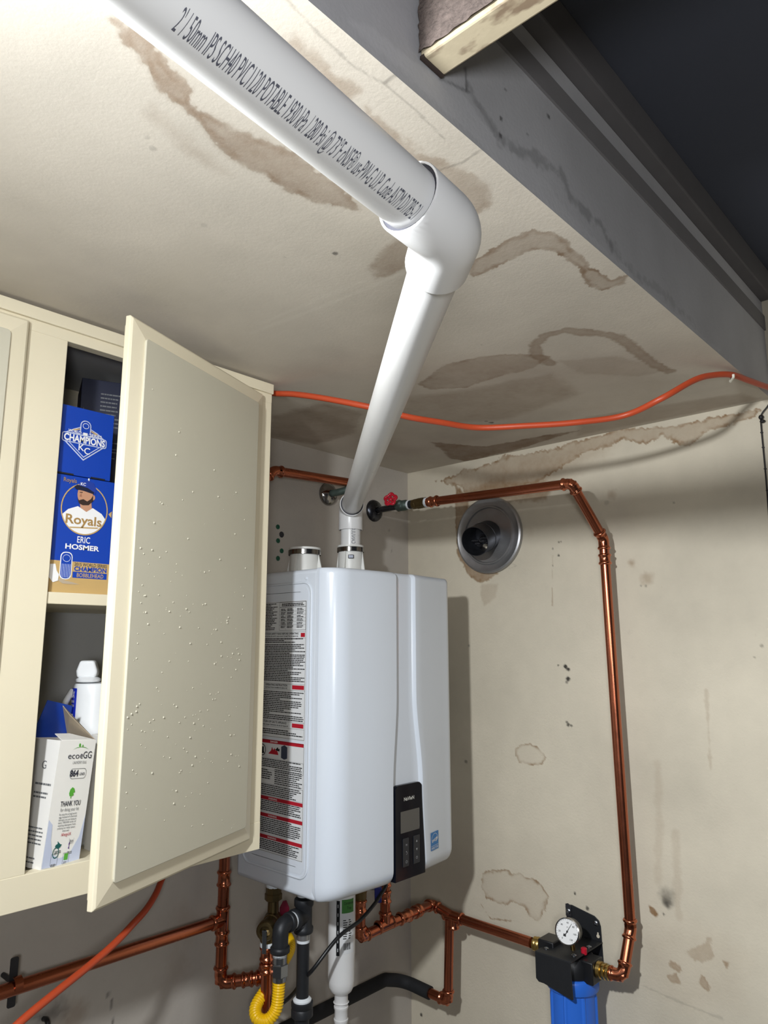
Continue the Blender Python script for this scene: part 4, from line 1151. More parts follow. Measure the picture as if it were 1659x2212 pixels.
fr(q, .072, -1.0020, .2610, -.7630); fr(q, .072, -.8280, .2600, -.8030, .0004); fr(q, .072, -.8840, .2600, -.8580, .0004)
text(q, 'HOT', L2+SU*.0890+W_*-.9450, SU, W_, .0038, .010, bold=.02)
A = circle(.1180, -.7860, .0130, .0130, 22); B = circle(.1180, -.7860, .0112, .0112, 22)
q.add([L2+SU*x+W_*z for x, z in A+B], [(i, (i+1) % 22, 22+(i+1) % 22, 22+i) for i in range(22)])
q.flat([(.1100, -.7790), (.1115, -.7775), (.1265, -.7925), (.1250, -.7940)], L2, SU, W_); q.flat(rrect(.1130, -.7940, .1230, -.7790, .001, 2), L2, SU, W_)
q.flat(circle(.1730, -.7790, .0022, .0022, 10), L3, SU, W_); q.flat([(.1640, -.7830), (.1700, -.7790), (.1730, -.7810), (.1800, -.7790), (.1795, -.7850), (.1700, -.7840)], L3, SU, W_)
stuff(q.build('fine_print', M_BLK, lab2, smooth=False))
MB().flat([(.1400, -.7930), (.1500, -.7850), (.1530, -.7770), (.1570, -.7840), (.1620, -.7790), (.1660, -.7850), (.1700, -.7820), (.1760, -.7930)], L2, SU, W_).build('flame_symbol', M_RED, lab2, smooth=False)
MB().flat([(.1850, -.7980), (.1960, -.8010), (.2060, -.7980), (.2060, -.7740), (.1960, -.7700), (.1850, -.7740)], L2, SU, W_).build('heater_symbol', mat('print_slate', (58, 66, 84), .5), lab2, smooth=False)
for zc in (-.431, -1.016): MB().flat([(.090, zc), (.240, zc), (.240, zc+.0008), (.090, zc+.0008)], L2+V((.0006, 0, 0)), SU, W_).build('pressed_line', M_GREYINK, t, smooth=False)
# top fittings
for (cx_, cy_, ztop, r_, nm) in ((-.572, -.150, -.3135, .0385, 'air_intake_collar'), (-.392, -.1305, -.2880, .0345, 'exhaust_collar')):
    mb = MB(); mb.lathe([(r_*1.06, 0), (r_*1.06, .004), (r_*.97, .006), (r_*.94, ztop-HZ1-.006), (r_*1.02, ztop-HZ1-.005), (r_*1.02, ztop-HZ1), (r_*.86, ztop-HZ1), (r_*.84, ztop-HZ1-.03)], (cx_, cy_, HZ1-.0008), W_, 36, caps=False)
    for a in (20, 110, 200, 290):
        d = V((math.cos(math.radians(a)), math.sin(math.radians(a)), 0)); s_ = V((-d.y, d.x, 0))
        mb.prism([(r_*.9, 0), (r_*1.32, 0), (r_*1.02, ztop-HZ1-.018)], (cx_, cy_, HZ1), d, W_, s_, -.002, .002)
    c_ = mb.build(nm, M_HEATP, t, angle=35)
    MB().lathe([(r_*1.035, 0), (r_*1.05, .0006), (r_*1.05, .0114), (r_*1.035, .012)], (cx_, cy_, ztop-.0185), W_, 36, caps=False).build('hose_clamp', M_CHROME, c_)
MB().obox((-.4160, -.1560, -.3215), (V((.68, -.73, 0)), V((.73, .68, 0)), W_), (.0075, .0030, .0050)).build('clamp_screw_lug', M_DKCHR, t, smooth=False, bevel=.0015)
MB().lathe([(.0055, 0), (.0055, .008), (.002, .0095)], (-.300, -.262, HZ1-.001), W_, 12).build('cover_screw', M_DKCHR, t)
MB().lathe([(.006, 0), (.007, .010), (.003, .014)], (-.348, -.120, HZ1-.001), W_, 12).build('test_port_cap', M_BLACK, t)

# ------------------------------------------------------------------ white vent pipe
S_ = V((-.3922, -.1305, -.1833)); E_ = V((-1.2755, -1.1353, -.1787)); B_ = V((-1.7203, -1.1558, -.1568))
PR = .0267
aU = (E_-B_).normalized(); bU = (S_-E_).normalized()
t = thing('vent_pipe', 'white PVC vent pipe with printed lettering, rising from the heater to the ceiling', 'pipe', (S_.x, S_.y, HZ1+.02))
MB().tube([(S_.x, S_.y, -.345), (S_.x, S_.y, -.225)], PR, 40, caps=False).build('pipe', M_PVC, t, angle=60)
MB().tube([S_-bU*.035, E_+bU*.045], PR, 40, caps=False).build('pipe', M_PVC, t, angle=60)
long_ = MB().tube([E_-aU*.040, E_-aU*.9], PR, 40, caps=False).build('pipe', M_PVC, t, angle=60)
def elbow(p0, c, p1, r, rad, n=14):
    path = bend([p0, c, p1], rad, n)
    mb = MB(); mb.tube(path, r, 40, caps=False)
    for p_, d in ((V(p0), (V(c)-V(p0)).normalized()), (V(p1), (V(c)-V(p1)).normalized())):
        mb.lathe([(r, 0), (r*.985, -.0012), (PR*1.12, -.0012), (PR*1.10, .022), (PR*.95, .022)], p_, d, 40, caps=False)
    return mb
el = elbow(E_-aU*.060, E_, E_+bU*.058, .0322, .040).build('elbow', M_PVC, t, angle=50)
elbow(S_-W_*.062, S_, S_-bU*.046, .0322, .034).build('elbow', M_PVC, t, angle=50)
M_JOINT = mat('joint_ring_dark', (46, 46, 56), .6)  # dark ring set in the gap at the elbow mouths
for p_, d_ in ((E_-aU*.060, aU), (S_-bU*.046, bU)):
    MB().lathe([(PR*1.003, .0012), (PR*1.115, .0012), (PR*1.115, .004), (PR*1.003, .004)], p_, d_, 40, caps=False).build('joint_line', M_JOINT, t, angle=40)
# lettering wrapped round the long pipe
e1 = (W_-aU*W_.dot(aU)).normalized(); e2 = aU.cross(e1)
def wrapped(s, d0, d1, ang, h, org, ax, f1, f2, bold=0.0):
    P_, F_ = text_data(s, h, abs(d1-d0), 'LEFT', bold)
    me = bpy.data.meshes.new('tmp'); me.from_pydata([(x, y, 0) for x, y in P_], [], F_)
    bm = bmesh.new(); bm.from_mesh(me)
    for k in range(1, 7):
        bmesh.ops.bisect_plane(bm, geom=bm.verts[:]+bm.edges[:]+bm.faces[:], plane_co=(0, h*(k/6-.1), 0), plane_no=(0, 1, 0))
    bm.to_mesh(me); bm.free()
    out = []
    for v_ in me.vertices:
        a = ang - (v_.co.y-h/2)/PR
        out.append(org + ax*(d0+v_.co.x) + (f1*math.cos(a)+f2*math.sin(a))*(PR+.0003))
    fs = [tuple(p_.vertices) for p_ in me.polygons]
    bpy.data.meshes.remove(me)
    return out, fs
q = MB(); q.add(*wrapped("2' / 50mm IPS SCH40 PVC1120 POTABLE 1930 kPa / 280 Psi @ 73\u00b0F cNSF\u00ae us-PW-G U.P. Code ASTM D1785-21", -.296, -.0645, math.radians(150), .0155, E_, aU, e1, e2, -.004))
stuff(q.build('printed_lettering', M_PVCINK, long_, smooth=False))
q = MB(); f1 = V((-.72, -.69, 0)); f2 = W_.cross(f1)
P_, F_ = wrapped('NSF- is CAN/ULC', 0, .075, math.radians(-18), .0105, V((S_.x, S_.y, -.318)), W_, f1, -f2)
stuff(q.add(P_, F_).build('printed_lettering', M_PVCINK, t, smooth=False))

# ------------------------------------------------------------------ copper
CR = .0123
def pipe(par, a, b, r=CR, m=None, name='pipe'):
    return MB().tube([a, b], r, 22, caps=True).build(name, m or M_COP, par, angle=60)
def collar_prof(r, L=.017):
    """press-fitting mouth: rolled bead at the end"""
    return [(r*1.02, 0), (r*1.20, .0008), (r*1.32, .0030), (r*1.32, .0052), (r*1.18, .0075), (r*1.10, .0095), (r*1.10, L)]
def cop_elbow(par, p0, c, p1, leg=.030, r=CR, rad=.020, m=None, name='elbow'):
    p0, c, p1 = V(p0), V(c), V(p1)
    d0 = (p0-c).normalized(); d1 = (p1-c).normalized()
    a, b = c+d0*leg, c+d1*leg
    mb = MB(); mb.tube(bend([a, c, b], rad, 10), r*1.10, 22, caps=False)
    mb.lathe(collar_prof(r), a, -d0, 22, caps=False); mb.lathe(collar_prof(r), b, -d1, 22, caps=False)
    return mb.build(name, m or M_COPF, par, angle=60)
def coupling(par, c, d, r=CR, L=.034, m=None, name='coupling'):
    c, d = V(c), V(d).normalized()
    mb = MB(); mb.lathe(collar_prof(r, L/2), c-d*L/2, d, 22, caps=False); mb.lathe(collar_prof(r, L/2), c+d*L/2, -d, 22, caps=False)
    return mb.build(name, m or M_COPF, par, angle=60)
def tee(par, c, d, br, r=CR, L=.058, B=.030):
    c, d, br = V(c), V(d).normalized(), V(br).normalized()
    mb = MB(); mb.tube([c-d*L/2, c+d*L/2], r*1.12, 22, caps=False)
    mb.lathe(collar_prof(r), c-d*L/2, d, 22, caps=False); mb.lathe(collar_prof(r), c+d*L/2, -d, 22, caps=False)
    mb.tube([c, c+br*B], r*1.12, 22, caps=False); mb.lathe(collar_prof(r), c+br*B, -br, 22, caps=False)
    return mb.build('tee', M_COPF, par, angle=60)

# right run: from the red-handled valve, along the ceiling, down the right wall to the filter
t = thing('copper_pipe', 'long bright copper pipe from the red-handled valve down the right wall to the filter', 'pipe', (-.05, -.70, -1.28))
Q = [V(x) for x in ((-.165, -.232, -.1485), (-.165, -.668, -.1610), (-.052, -.689, -.2900), (-.048, -.7000, -1.1900), (-.086, -.6930, -1.2790), (-.090, -.648, -1.2790))]
pipe(t, Q[0], Q[1]); cop_elbow(t, Q[0], Q[1], Q[2], .026); pipe(t, Q[1], Q[2]); cop_elbow(t, Q[1], Q[2], Q[3], .026); pipe(t, Q[2], Q[3])
coupling(t, Q[2]+(Q[3]-Q[2]).normalized()*.050, Q[3]-Q[2], L=.028)
cop_elbow(t, Q[2], Q[3], Q[4], .022); pipe(t, Q[3], Q[4]); cop_elbow(t, Q[3], Q[4], Q[5], .030, rad=.026); pipe(t, Q[4], Q[5])
coupling(t, Q[0]+V((0, -.006, 0)), (0, 1, 0), L=.030)

# left run: from the left wall fitting, behind the door, down, tee to the long wall pipe
t = thing('copper_pipe', 'copper pipe running behind the open door and down to a tee under the cabinet', 'pipe', (-.715, -.06, -1.29))
Q = [V(x) for x in ((-.338, -.072, -.0975), (-.612, -.072, -.1110), (-.716, -.062, -.2100), (-.714, -.060, -1.2750), (-.644, -.128, -1.2660), (-.644, -.128, -1.2050))]
pipe(t, Q[0], Q[1]); cop_elbow(t, Q[0], Q[1], Q[2], .026); pipe(t, Q[1], Q[2]); cop_elbow(t, Q[1], Q[2], Q[3]); pipe(t, Q[2], Q[3])
TC = V((-.7145, -.0605, -1.1480))
tee(t, TC, (0, 0, 1), (-1, 0, 0)); pipe(t, TC+V((-.02, 0, 0)), (-2.4, -.0605, -1.1400))
coupling(t, (-.7143, -.0603, -1.062), (0, 0, 1)); coupling(t, (-.7143, -.0603, -1.185), (0, 0, 1), L=.03)
cop_elbow(t, Q[2], Q[3], Q[4], .034, rad=.026); pipe(t, Q[3], Q[4], CR); cop_elbow(t, Q[3], Q[4], Q[5], .022, rad=.018); pipe(t, Q[4], Q[5], CR*.85)
coupling(t, Q[3].lerp(Q[4], .60), Q[4]-Q[3], L=.026)
# strap that holds the long pipe
t = thing('pipe_strap', 'dark steel strap screwed over the long copper pipe at the lower left', 'bracket', (-1.134, -.03, -1.19))
MB().prism(rrect(-1.1600, -1.1830, -1.1460, -1.1010, .003, 3), (0, -.0460, 0), U, W_, V((0, 1, 0)), 0, .0022).build('plate', M_DARKG, t, smooth=False)
MB().tube([(-1.153, -.0440, -1.1420), (-1.153, -.0006, -1.1420)], .0045, 12).build('standoff', M_DARKG, t)
P = []; F = []
for k in range(13):
    a = math.radians(90+180*k/12)
    for r_ in (CR+.0003, CR+.0016):
        for x_ in (-1.1600, -1.1460): P.append((x_, -.0605+r_*math.cos(a), -1.1412+r_*math.sin(a)))
for k in range(12):
    b0 = k*4
    for a, b in ((0, 1), (1, 3), (3, 2), (2, 0)): F.append((b0+a, b0+b, b0+4+b, b0+4+a))
MB().add(P, F).build('band', M_COP, t, smooth=True)
t = MB().tube(smooth_path([(-1.072, -.001, -1.2420), (-1.072, -.014, -1.2400), (-1.072, -.020, -1.2480), (-1.072, -.012, -1.2560)], 5), .0045, 10).build('wall_hook', M_BLACK); tag(t, 'small black hook on the wall below the orange cable, bottom left', 'hook')

# lower right run: heater cold side, two tees, on to the filter, with a drop leg
t = thing('copper_pipe', 'copper pipework under the heater with two tees leading to the blue filter', 'pipe', (-.2, -.2, -1.48))
Q = [V(x) for x in ((-.402, -.182, -1.1650), (-.402, -.182, -1.2390), (-.322, -.190, -1.2290), (-.255, -.198, -1.2270), (-.098, -.158, -1.2440), (-.090, -.225, -1.2620), (-.090, -.462, -1.2665))]
pipe(t, Q[0], Q[1]); coupling(t, Q[0]+V((0, 0, -.004)), (0, 0, 1), L=.03); cop_elbow(t, Q[0], Q[1], Q[2], .026, rad=.018)
pipe(t, Q[1], Q[3]); tee(t, Q[2], Q[3]-Q[1], (0, 0, 1), L=.052); pipe(t, Q[2], (-.322, -.190, -1.085)); coupling(t, (-.322, -.190, -1.128), (0, 0, 1), L=.03); coupling(t, (-.322, -.190, -1.165), (0, 0, 1), L=.03)
cop_elbow(t, Q[2], Q[3], Q[4], .022); pipe(t, Q[3], Q[4]); coupling(t, Q[3].lerp(Q[4], .42), Q[4]-Q[3], L=.030); cop_elbow(t, Q[3], Q[4], Q[5], .024, rad=.02)
pipe(t, Q[4], Q[5]); tee(t, Q[5], (0, -1, -.018), (0, .02, -1), L=.060); pipe(t, Q[5], Q[6])
D0, D1, D2 = V((-.090, -.212, -1.2700)), V((-.090, -.203, -1.4720)), V((-.090, -.128, -1.4700))
pipe(t, D0, D1); cop_elbow(t, D0, D1, D2, .028, rad=.024); pipe(t, D1, D2)
t = MB().tube(bend([(-.090, -.142, -1.4705), (-.090, -.048, -1.4660), (-.160, -.042, -1.4440), (-.9, -.042, -1.4420)], .045, 10), .0165, 20).build('insulated_pipe', M_RUBBER, angle=60)
tag(t, 'black foam-covered pipe along the bottom of the wall corner', 'pipe')

# ------------------------------------------------------------------ wall fittings of the old heater
def rosette(par, c, d, r, m):
    MB().lathe([(r, 0), (r*1.0, .002), (r*.92, .008), (r*.66, .014), (r*.40, .017), (r*.34, .0175)], c, d, 32, caps=False).build('escutcheon', m, par, angle=70)
t = thing('gate_valve', 'old gate valve with a red handwheel coming out of the back wall', 'valve', (-.165, -.1, -.18))
rosette(t, (-.162, -.0005, -.1460), (0, -1, 0), .0340, M_DKCHR)
MB().tube([(-.163, -.001, -.1460), (-.165, -.105, -.1455)], .0095, 16).build('nipple', M_DKCHR, t)
mb = MB(); mb.lathe([(.011, -.022), (.016, -.016), (.016, .016), (.011, .022)], (-.165, -.118, -.1455), (0, 1, 0), 8); mb.ball((-.166, -.118, -.1455), .017, .016, .016); mb.lathe([(.012, 0), (.010, .018), (.006, .022)], (-.165, -.118, -.1445), (-.95, .02, .30), 14)
mb.build('valve_body', M_VERD, t)
wc = V((-.2030, -.106, -.1300)); wn = V((-.90, -.30, .30)).normalized()
wu = V((0, 0, 1)); wu = (wu-wn*wu.dot(wn)).normalized(); wv = wn.cross(wu)
rim = []
for k in range(60):
    a = 2*math.pi*k/60
    rim.append(wc + (wu*math.cos(a)+wv*math.sin(a))*(.0168+.0022*math.cos(5*a)))
mb = MB(); mb.tube(rim+[rim[0]], .0042, 10, caps=False)
for k in range(5):
    a = 2*math.pi*k/5
    mb.tube([wc, wc+(wu*math.cos(a)+wv*math.sin(a))*.0165], .0030, 8)
mb.lathe([(.0065, -.004), (.0070, .002), (.004, .0045)], wc, wn, 14)
mb.build('handwheel', M_REDH, t, angle=70)
MB().tube([(-.170, -.117, -.1430), tuple(wc)], .0032, 10).build('stem', M_BRASS, t)
MB().lathe([(.0125, 0), (.0135, .001), (.0135, .006), (.0125, .007)], (-.165, -.141, -.1462), (0, -1, 0), 20).build('thread_tape', M_TAPE, t)
MB().lathe([(.0125, 0), (.0128, .016)], (-.165, -.147, -.1465), (0, -1, 0), 18).build('nipple', M_IRON, t)
MB().lathe([(.0145, 0), (.0150, .003), (.0150, .012), (.0142, .014), (.0160, .018), (.0160, .034), (.0150, .040), (.0155, .043), (.0150, .047)], (-.165, -.161, -.1470), (0, -1, 0), 8).build('union_nut', M_OLDBR, t, angle=20)
MB().lathe([(.0135, 0), (.0145, .0015), (.0140, .008), (.0130, .009)], (-.165, -.2065, -.1480), (0, -1, 0), 20).build('thread_tape', M_TAPE, t)
MB().lathe([(.0132, 0), (.0142, .006), (.0132, .012)], (-.165, -.2145, -.1482), (0, -1, 0), 20).build('adapter', M_COPF, t)
t = thing('wall_outlet_fitting', 'chrome rosette and grey elbow in the back wall, left of the vent pipe', 'pipe fitting', (-.35, -.05, -.16))
rosette(t, (-.3565, -.0005, -.1240), (0, -1, 0), .0330, M_CHROME)
MB().tube(bend([(-.3565, -.001, -.1240), (-.352, -.050, -.1220), (-.345, -.072, -.1180), (-.338, -.072, -.1000)], .012, 6), .0100, 16).build('elbow_nipple', M_VERD, t)
MB().lathe([(.0130, 0), (.0142, .004), (.0130, .008)], (-.333, -.072, -.0975), (-1, 0, 0), 20).build('adapter', M_COPF, t)
# flue thimble
t = thing('flue_thimble', 'round galvanised wall plate with an open sooty pipe stub', 'flue', (0, -.312, -.345))
FC = V((-.0005, -.3130, -.2360))
MB().lathe([(.1120, 0), (.1132, .004), (.1110, .0105), (.1060, .0125), (.0985, .0085), (.0880, .0070), (.0850, .0115), (.0815, .0118), (.0790, .0070), (.0640, .0060), (.0420, .0075)], FC, (-1, 0, 0), 64, caps=False).build('wall_plate', M_GALV, t, angle=48)
ax_ = V((-1, -.09, -.36)).normalized()
MB().lathe([(.0420, 0), (.0420, .034), (.0432, .035), (.0432, .039), (.0420, .040), (.0420, .088), (.0408, .088), (.0408, .003), (.001, .002)], FC+V((-.004, 0, .002)), ax_, 48, caps=False).build('pipe_stub', M_DUCT, t, angle=50)
mb = MB()
rr = random.Random(8)
for k in range(14):
    a = rr.uniform(0, 6.28); r_ = rr.uniform(.010, .034)
    mb.ball(FC+ax_*rr.uniform(.03, .06)+V((0, math.cos(a)*r_, -.012+.6*math.sin(a)*r_)), rr.uniform(.006, .014), rr.uniform(.006, .014), rr.uniform(.003, .008), 7, 5)
mb.build('stuffing', M_DARKG, t)
# drill holes with green plugs
for k, (px_, pz_, g_) in enumerate(((-.537, -.240, 1), (-.523, -.259, 0), (-.535, -.277, 1), (-.522, -.303, 1), (-.534, -.324, 1))):
    if g_:
        o = MB().lathe([(.0062, 0), (.0066, .0010), (.0048, .0018), (.0030, .0016), (.0028, .0006)], (px_, -.0002, pz_), (0, -1, 0), 14).build('wall_plug', M_DGREEN)
        tag(o, 'green plastic wall plug, %s of the green ones left of the vent pipe' % ('topmost', '', 'second', 'third', 'lowest')[k], 'wall plug', 'green wall plugs')
    else:
        o = MB().lathe([(.0085, 0), (.0070, .0012), (.0040, .0010), (.0015, .0004)], (px_, -.0002, pz_), (0, -1, 0), 9).build('wall_plug', M_DARKG)
        tag(o, 'grey broken plug hole between the green wall plugs', 'wall plug')

# ------------------------------------------------------------------ under the heater
# hot isolation valve
t = thing('isolation_valve', 'old brass isolation valve with a dark red lever, leftmost under the heater', 'valve', (-.65, -.14, -1.21))
hx_, hy_ = -.629, -.130
MB().lathe([(.0165, 0), (.0165, .010)], (hx_, hy_, -1.0850), W_, 20).build('thread_tape', M_TAPE, t)
MB().lathe([(.0160, 0), (.0195, .002), (.0195, .014), (.0175, .016), (.0175, .028), (.0150, .030)], (hx_, hy_, -1.1130), W_, 8).build('union_nut', M_OLDBR, t, angle=20)
MB().lathe([(.0125, 0), (.0120, .030)], (hx_, hy_, -1.1420), W_, 18).build('neck', M_OLDBR, t)
vb = V((hx_, hy_, -1.1540)); vd_ = V((-.80, -.60, .0)).normalized()
mb = MB(); mb.ball(vb, .0205, .0205, .0205); mb.lathe([(.016, 0), (.0185, .006), (.0185, .020), (.0165, .022), (.0165, .044), (.0200, .047), (.0200, .066), (.0175, .069), (.0115, .069), (.0105, .058)], vb, vd_, 20)
mb.build('valve_body', M_OLDBR, t)
ve = vb + vd_*.046
mb = MB(); mb.lathe([(.0140, 0), (.0160, .006), (.0160, .024), (.0140, .028)], ve, (0, 0, -1), 16); mb.build('drain_port', M_OLDBR, t)
MB().lathe([(.0150, 0), (.0158, .003), (.0150, .010)], ve+V((0, 0, -.028)), (0, 0, -1), 20).build('thread_tape', M_TAPE, t)
sd2 = V((vd_.y, -vd_.x, 0))
MB().prism([(-.005, 0), (.005, 0), (.0045, -.046), (-.0045, -.046)], vb+vd_*.0715+V((0, 0, .004)), sd2, W_, vd_, 0, .0018).build('drain_lever', M_STEEL, t, smooth=False, bevel=.0006)
MB().lathe([(.0055, 0), (.0055, .005)], vb+vd_*.070, vd_, 6).build('lever_nut', M_STEEL, t)
MB().prism([(-.010, -.020), (.010, -.022), (.011, .004), (.004, .020), (-.004, .018), (-.011, .004)], (-.604, -.140, -1.1360), V((.67, -.74, 0)), W_, V((-.74, -.67, 0)), 0, .004).build('lever', M_WINE, t, smooth=False, bevel=.0015)
# copper drop from that valve
t = thing('copper_pipe', 'vertical copper pipe dropping from the drain port of the left valve', 'pipe', (ve.x, ve.y, -1.6))
tp = ve+V((0, 0, -.036))
coupling(t, tp+V((0, 0, -.014)), (0, 0, 1), L=.030); coupling(t, tp+V((0, 0, -.042)), (0, 0, 1), L=.022); pipe(t, tp, (tp.x+.004, tp.y, -1.75), CR*1.0)
# gas line
t = thing('gas_pipe', 'black iron gas tee with white thread tape and a long nipple under the heater', 'pipe', (-.6, -.2, -1.42))
gx, gy = -.600, -.200
MB().lathe([(.0150, 0), (.0150, .020)], (gx, gy, -1.0960), W_, 20).build('thread_tape', M_TAPE, t)
mb = MB(); mb.lathe([(.0205, 0), (.0215, .003), (.0215, .011), (.0185, .014), (.0185, .052), (.0215, .056), (.0215, .066), (.0205, .069)], (gx, gy, -1.1700), W_, 24)
gb = V((-.99, -.12, .02)).normalized(); gc = V((gx, gy, -1.1370))
mb.lathe([(.0185, 0), (.0185, .022), (.0215, .025), (.0215, .033), (.0200, .035)], gc, gb, 24)
mb.build('tee', M_IRON, t, angle=50)
MB().lathe([(.0175, 0), (.0180, .0015), (.0180, .0055), (.0165, .007)], gc+gb*.0350, gb, 22).build('thread_tape', M_TAPE, t)
eb = gc+gb*.0735
mb = MB(); mb.tube(bend([gc+gb*.042, eb, eb+V((0, 0, -.050))], .026, 10), .0170, 22); mb.lathe([(.0180, 0), (.0200, .002), (.0200, .010), (.0178, .012)], gc+gb*.040, gb, 22); mb.lathe([(.0185, 0), (.0208, .002), (.0208, .011), (.0178, .014)], eb+V((0, 0, -.053)), W_, 22)
mb.build('street_elbow', M_IRON, t, angle=50)
MB().lathe([(.0150, 0), (.0150, .014)], (gx, gy, -1.1835), W_, 20).build('bushing', M_GALV, t)
MB().lathe([(.0142, 0), (.0146, .006)], (gx, gy, -1.1895), W_, 20).build('thread_tape', M_TAPE, t)
MB().tube([(gx, gy, -1.1890), (gx, gy, -1.3080)], .0138, 22).build('long_nipple', M_IRON, t)
MB().lathe([(.0195, 0), (.0200, .003), (.0150, .008)], (gx, gy, -1.3060), W_, 22).build('thread_tape', M_TAPE, t)
MB().lathe([(.0200, 0), (.0235, .003), (.0235, .016), (.0215, .019), (.0235, .022), (.0235, .030), (.0200, .032)], (gx, gy, -1.3380), W_, 24).build('union', M_IRON, t, angle=40)
MB().tube([(gx, gy, -1.3370), (gx, gy, -1.75)], .0155, 22).build('lower_nipple', M_IRON, t)
# yellow corrugated hose
t = thing('gas_hose', 'yellow corrugated gas hose looping below the black iron elbow', 'hose', (-.68, -.18, -1.33))
hx2 = eb.x; hy2 = eb.y
MB().lathe([(.0150, 0), (.0150, .006)], (hx2, hy2, -1.1950), W_, 20).build('thread_tape', M_TAPE, t)
MB().lathe([(.0140, 0), (.0150, .001), (.0150, .016)], (hx2, hy2, -1.2080), W_, 20).build('adapter', M_STEEL, t)
MB().lathe([(.0155, 0), (.0180, .002), (.0180, .024), (.0155, .026)], (hx2, hy2, -1.2335), W_, 6).build('hex_nut', M_STEEL, t, angle=20)
MB().lathe([(.0125, 0), (.0145, .001), (.0145, .010)], (hx2, hy2, -1.2430), W_, 20).build('ferrule', M_STEEL, t)
path = smooth_path([(hx2, hy2, -1.2420), (hx2-.002, hy2, -1.270), (hx2-.006, hy2+.002, -1.296), (hx2-.020, hy2+.012, -1.3140), (hx2-.030, hy2+.032, -1.3120), (hx2-.018, hy2+.052, -1.2990), (hx2+.020, hy2+.060, -1.2760), (hx2+.065, hy2+.070, -1.2480), (hx2+.105, hy2+.090, -1.2290), (hx2+.130, hy2+.140, -1.2200), (hx2+.132, hy2+.199, -1.2200)], 24)
# walk the path with an even step so the ribs are regular
step = .00105; pl_ = [path[0]]; acc = 0.0
for a, b in zip(path[:-1], path[1:]):
    seg_ = (b-a).length; pos = step-acc
    while pos <= seg_:
        pl_.append(a.lerp(b, pos/seg_)); pos += step
    acc = seg_-(pos-step)
rad_ = [.0122+.0011*math.cos(2*math.pi*i/5) for i in range(len(pl_))]
MB().tube(pl_, .012, 20, radii=rad_).build('corrugated_hose', M_YEL, t, angle=180)
pl2 = [V((-.606, -.120, -1.238-.00105*i)) for i in range(96)]
MB().tube(pl2, .012, 18, radii=[.0115+.0009*math.cos(2*math.pi*i/5) for i in range(96)]).build('corrugated_tail', M_YEL, t, angle=180)
# condensate trap
t = thing('condensate_trap', 'white bottle-shaped condensate trap with a green label, hanging under the heater', 'trap', (-.472, -.19, -1.45))
cx_, cy_ = -.4720, -.1900
CO = V((cx_, cy_, 0))
MB().lathe([(.0180, 0), (.0155, .0), (.0155, .016), (.0165, .018), (.024, .024), (.029, .034), (.0310, .048), (.0310, .100), (.0316, .104), (.0316, .2750), (.0300, .2780)], (cx_, cy_, -1.3530), W_, 36, caps=False).build('canister', M_PVC, t, angle=50)
mb = MB(); prof = [(.0160, 0)]
for k in range(5): prof += [(.0150, .004+.026*k), (.0150, .022+.026*k), (.0166, .023+.026*k), (.0166, .027+.026*k)]
mb.lathe([(r_, -z_) for r_, z_ in prof], (cx_, cy_, -1.3380), W_, 28, caps=False); mb.tube([(cx_, cy_, -1.46), (cx_, cy_, -1.8)], .0150, 24); mb.build('drain_tail', M_PVC, t, angle=40)
vw = V((-.73, -.68, 0)).normalized(); vs_ = V((.68, -.73, 0)).normalized()
def wrap_patch(mb, a0, a1, z0, z1, r_, n=8):
    P = []
    for i in range(n+1):
        a = math.radians(a0+(a1-a0)*i/n)
        d = vw*math.cos(a)+vs_*math.sin(a)
        P += [CO+d*r_+W_*z0, CO+d*r_+W_*z1]
    mb.add(P, [(2*i, 2*i+2, 2*i+3, 2*i+1) for i in range(n)])
mb = MB(); wrap_patch(mb, 2, 58, -1.2420, -1.1270, .0319); lb = mb.build('paper_label', M_LABEL, t)
mb = MB(); wrap_patch(mb, 2, 58, -1.1560, -1.1270, .0322); mb.build('green_header', M_GREEN, lb)
def wpt(a, z, r_): 
    d = vw*math.cos(math.radians(a))+vs_*math.sin(math.radians(a)); return CO+d*r_+W_*z
def wrap_text(mb, s_, a_c, z, h, wdeg, r_=.0325):
    P_, F_ = text_data(s_, h, 1.0)
    mb.add([wpt(a_c+x*wdeg, z+y, r_) for x, y in P_], F_)
mb = MB(); wrap_text(mb, 'Condensate', 34, -1.1375, .0060, 46); wrap_text(mb, 'Trap', 34, -1.1480, .0060, 20)
for k in range(9):
    for a0, a1 in ((8, 20+(k*7) % 9), (32, 40+(k*5) % 8)):
        wrap_patch(mb, a0, a1, -1.1720-k*.0048, -1.1700-k*.0048, .0323, 3)
for k in range(10): wrap_patch(mb, 10+k*3.2, 10+k*3.2+1.2+.5*(k % 3), -1.2330, -1.2190, .0323, 1)
stuff(mb.build('label_print', M_BLK, lb, smooth=False))
mb = MB(); wrap_patch(mb, -20, -6, -1.2450, -1.1290, .0326, 3); sb = mb.build('hook_strip', M_BLACK, t)
mb = MB()
for k in range(6): wrap_patch(mb, -14.5, -12.0, -1.1440-k*.0185, -1.1370-k*.0185, .0330, 1)
stuff(mb.build('strip_slots', M_LABEL, sb, smooth=False))
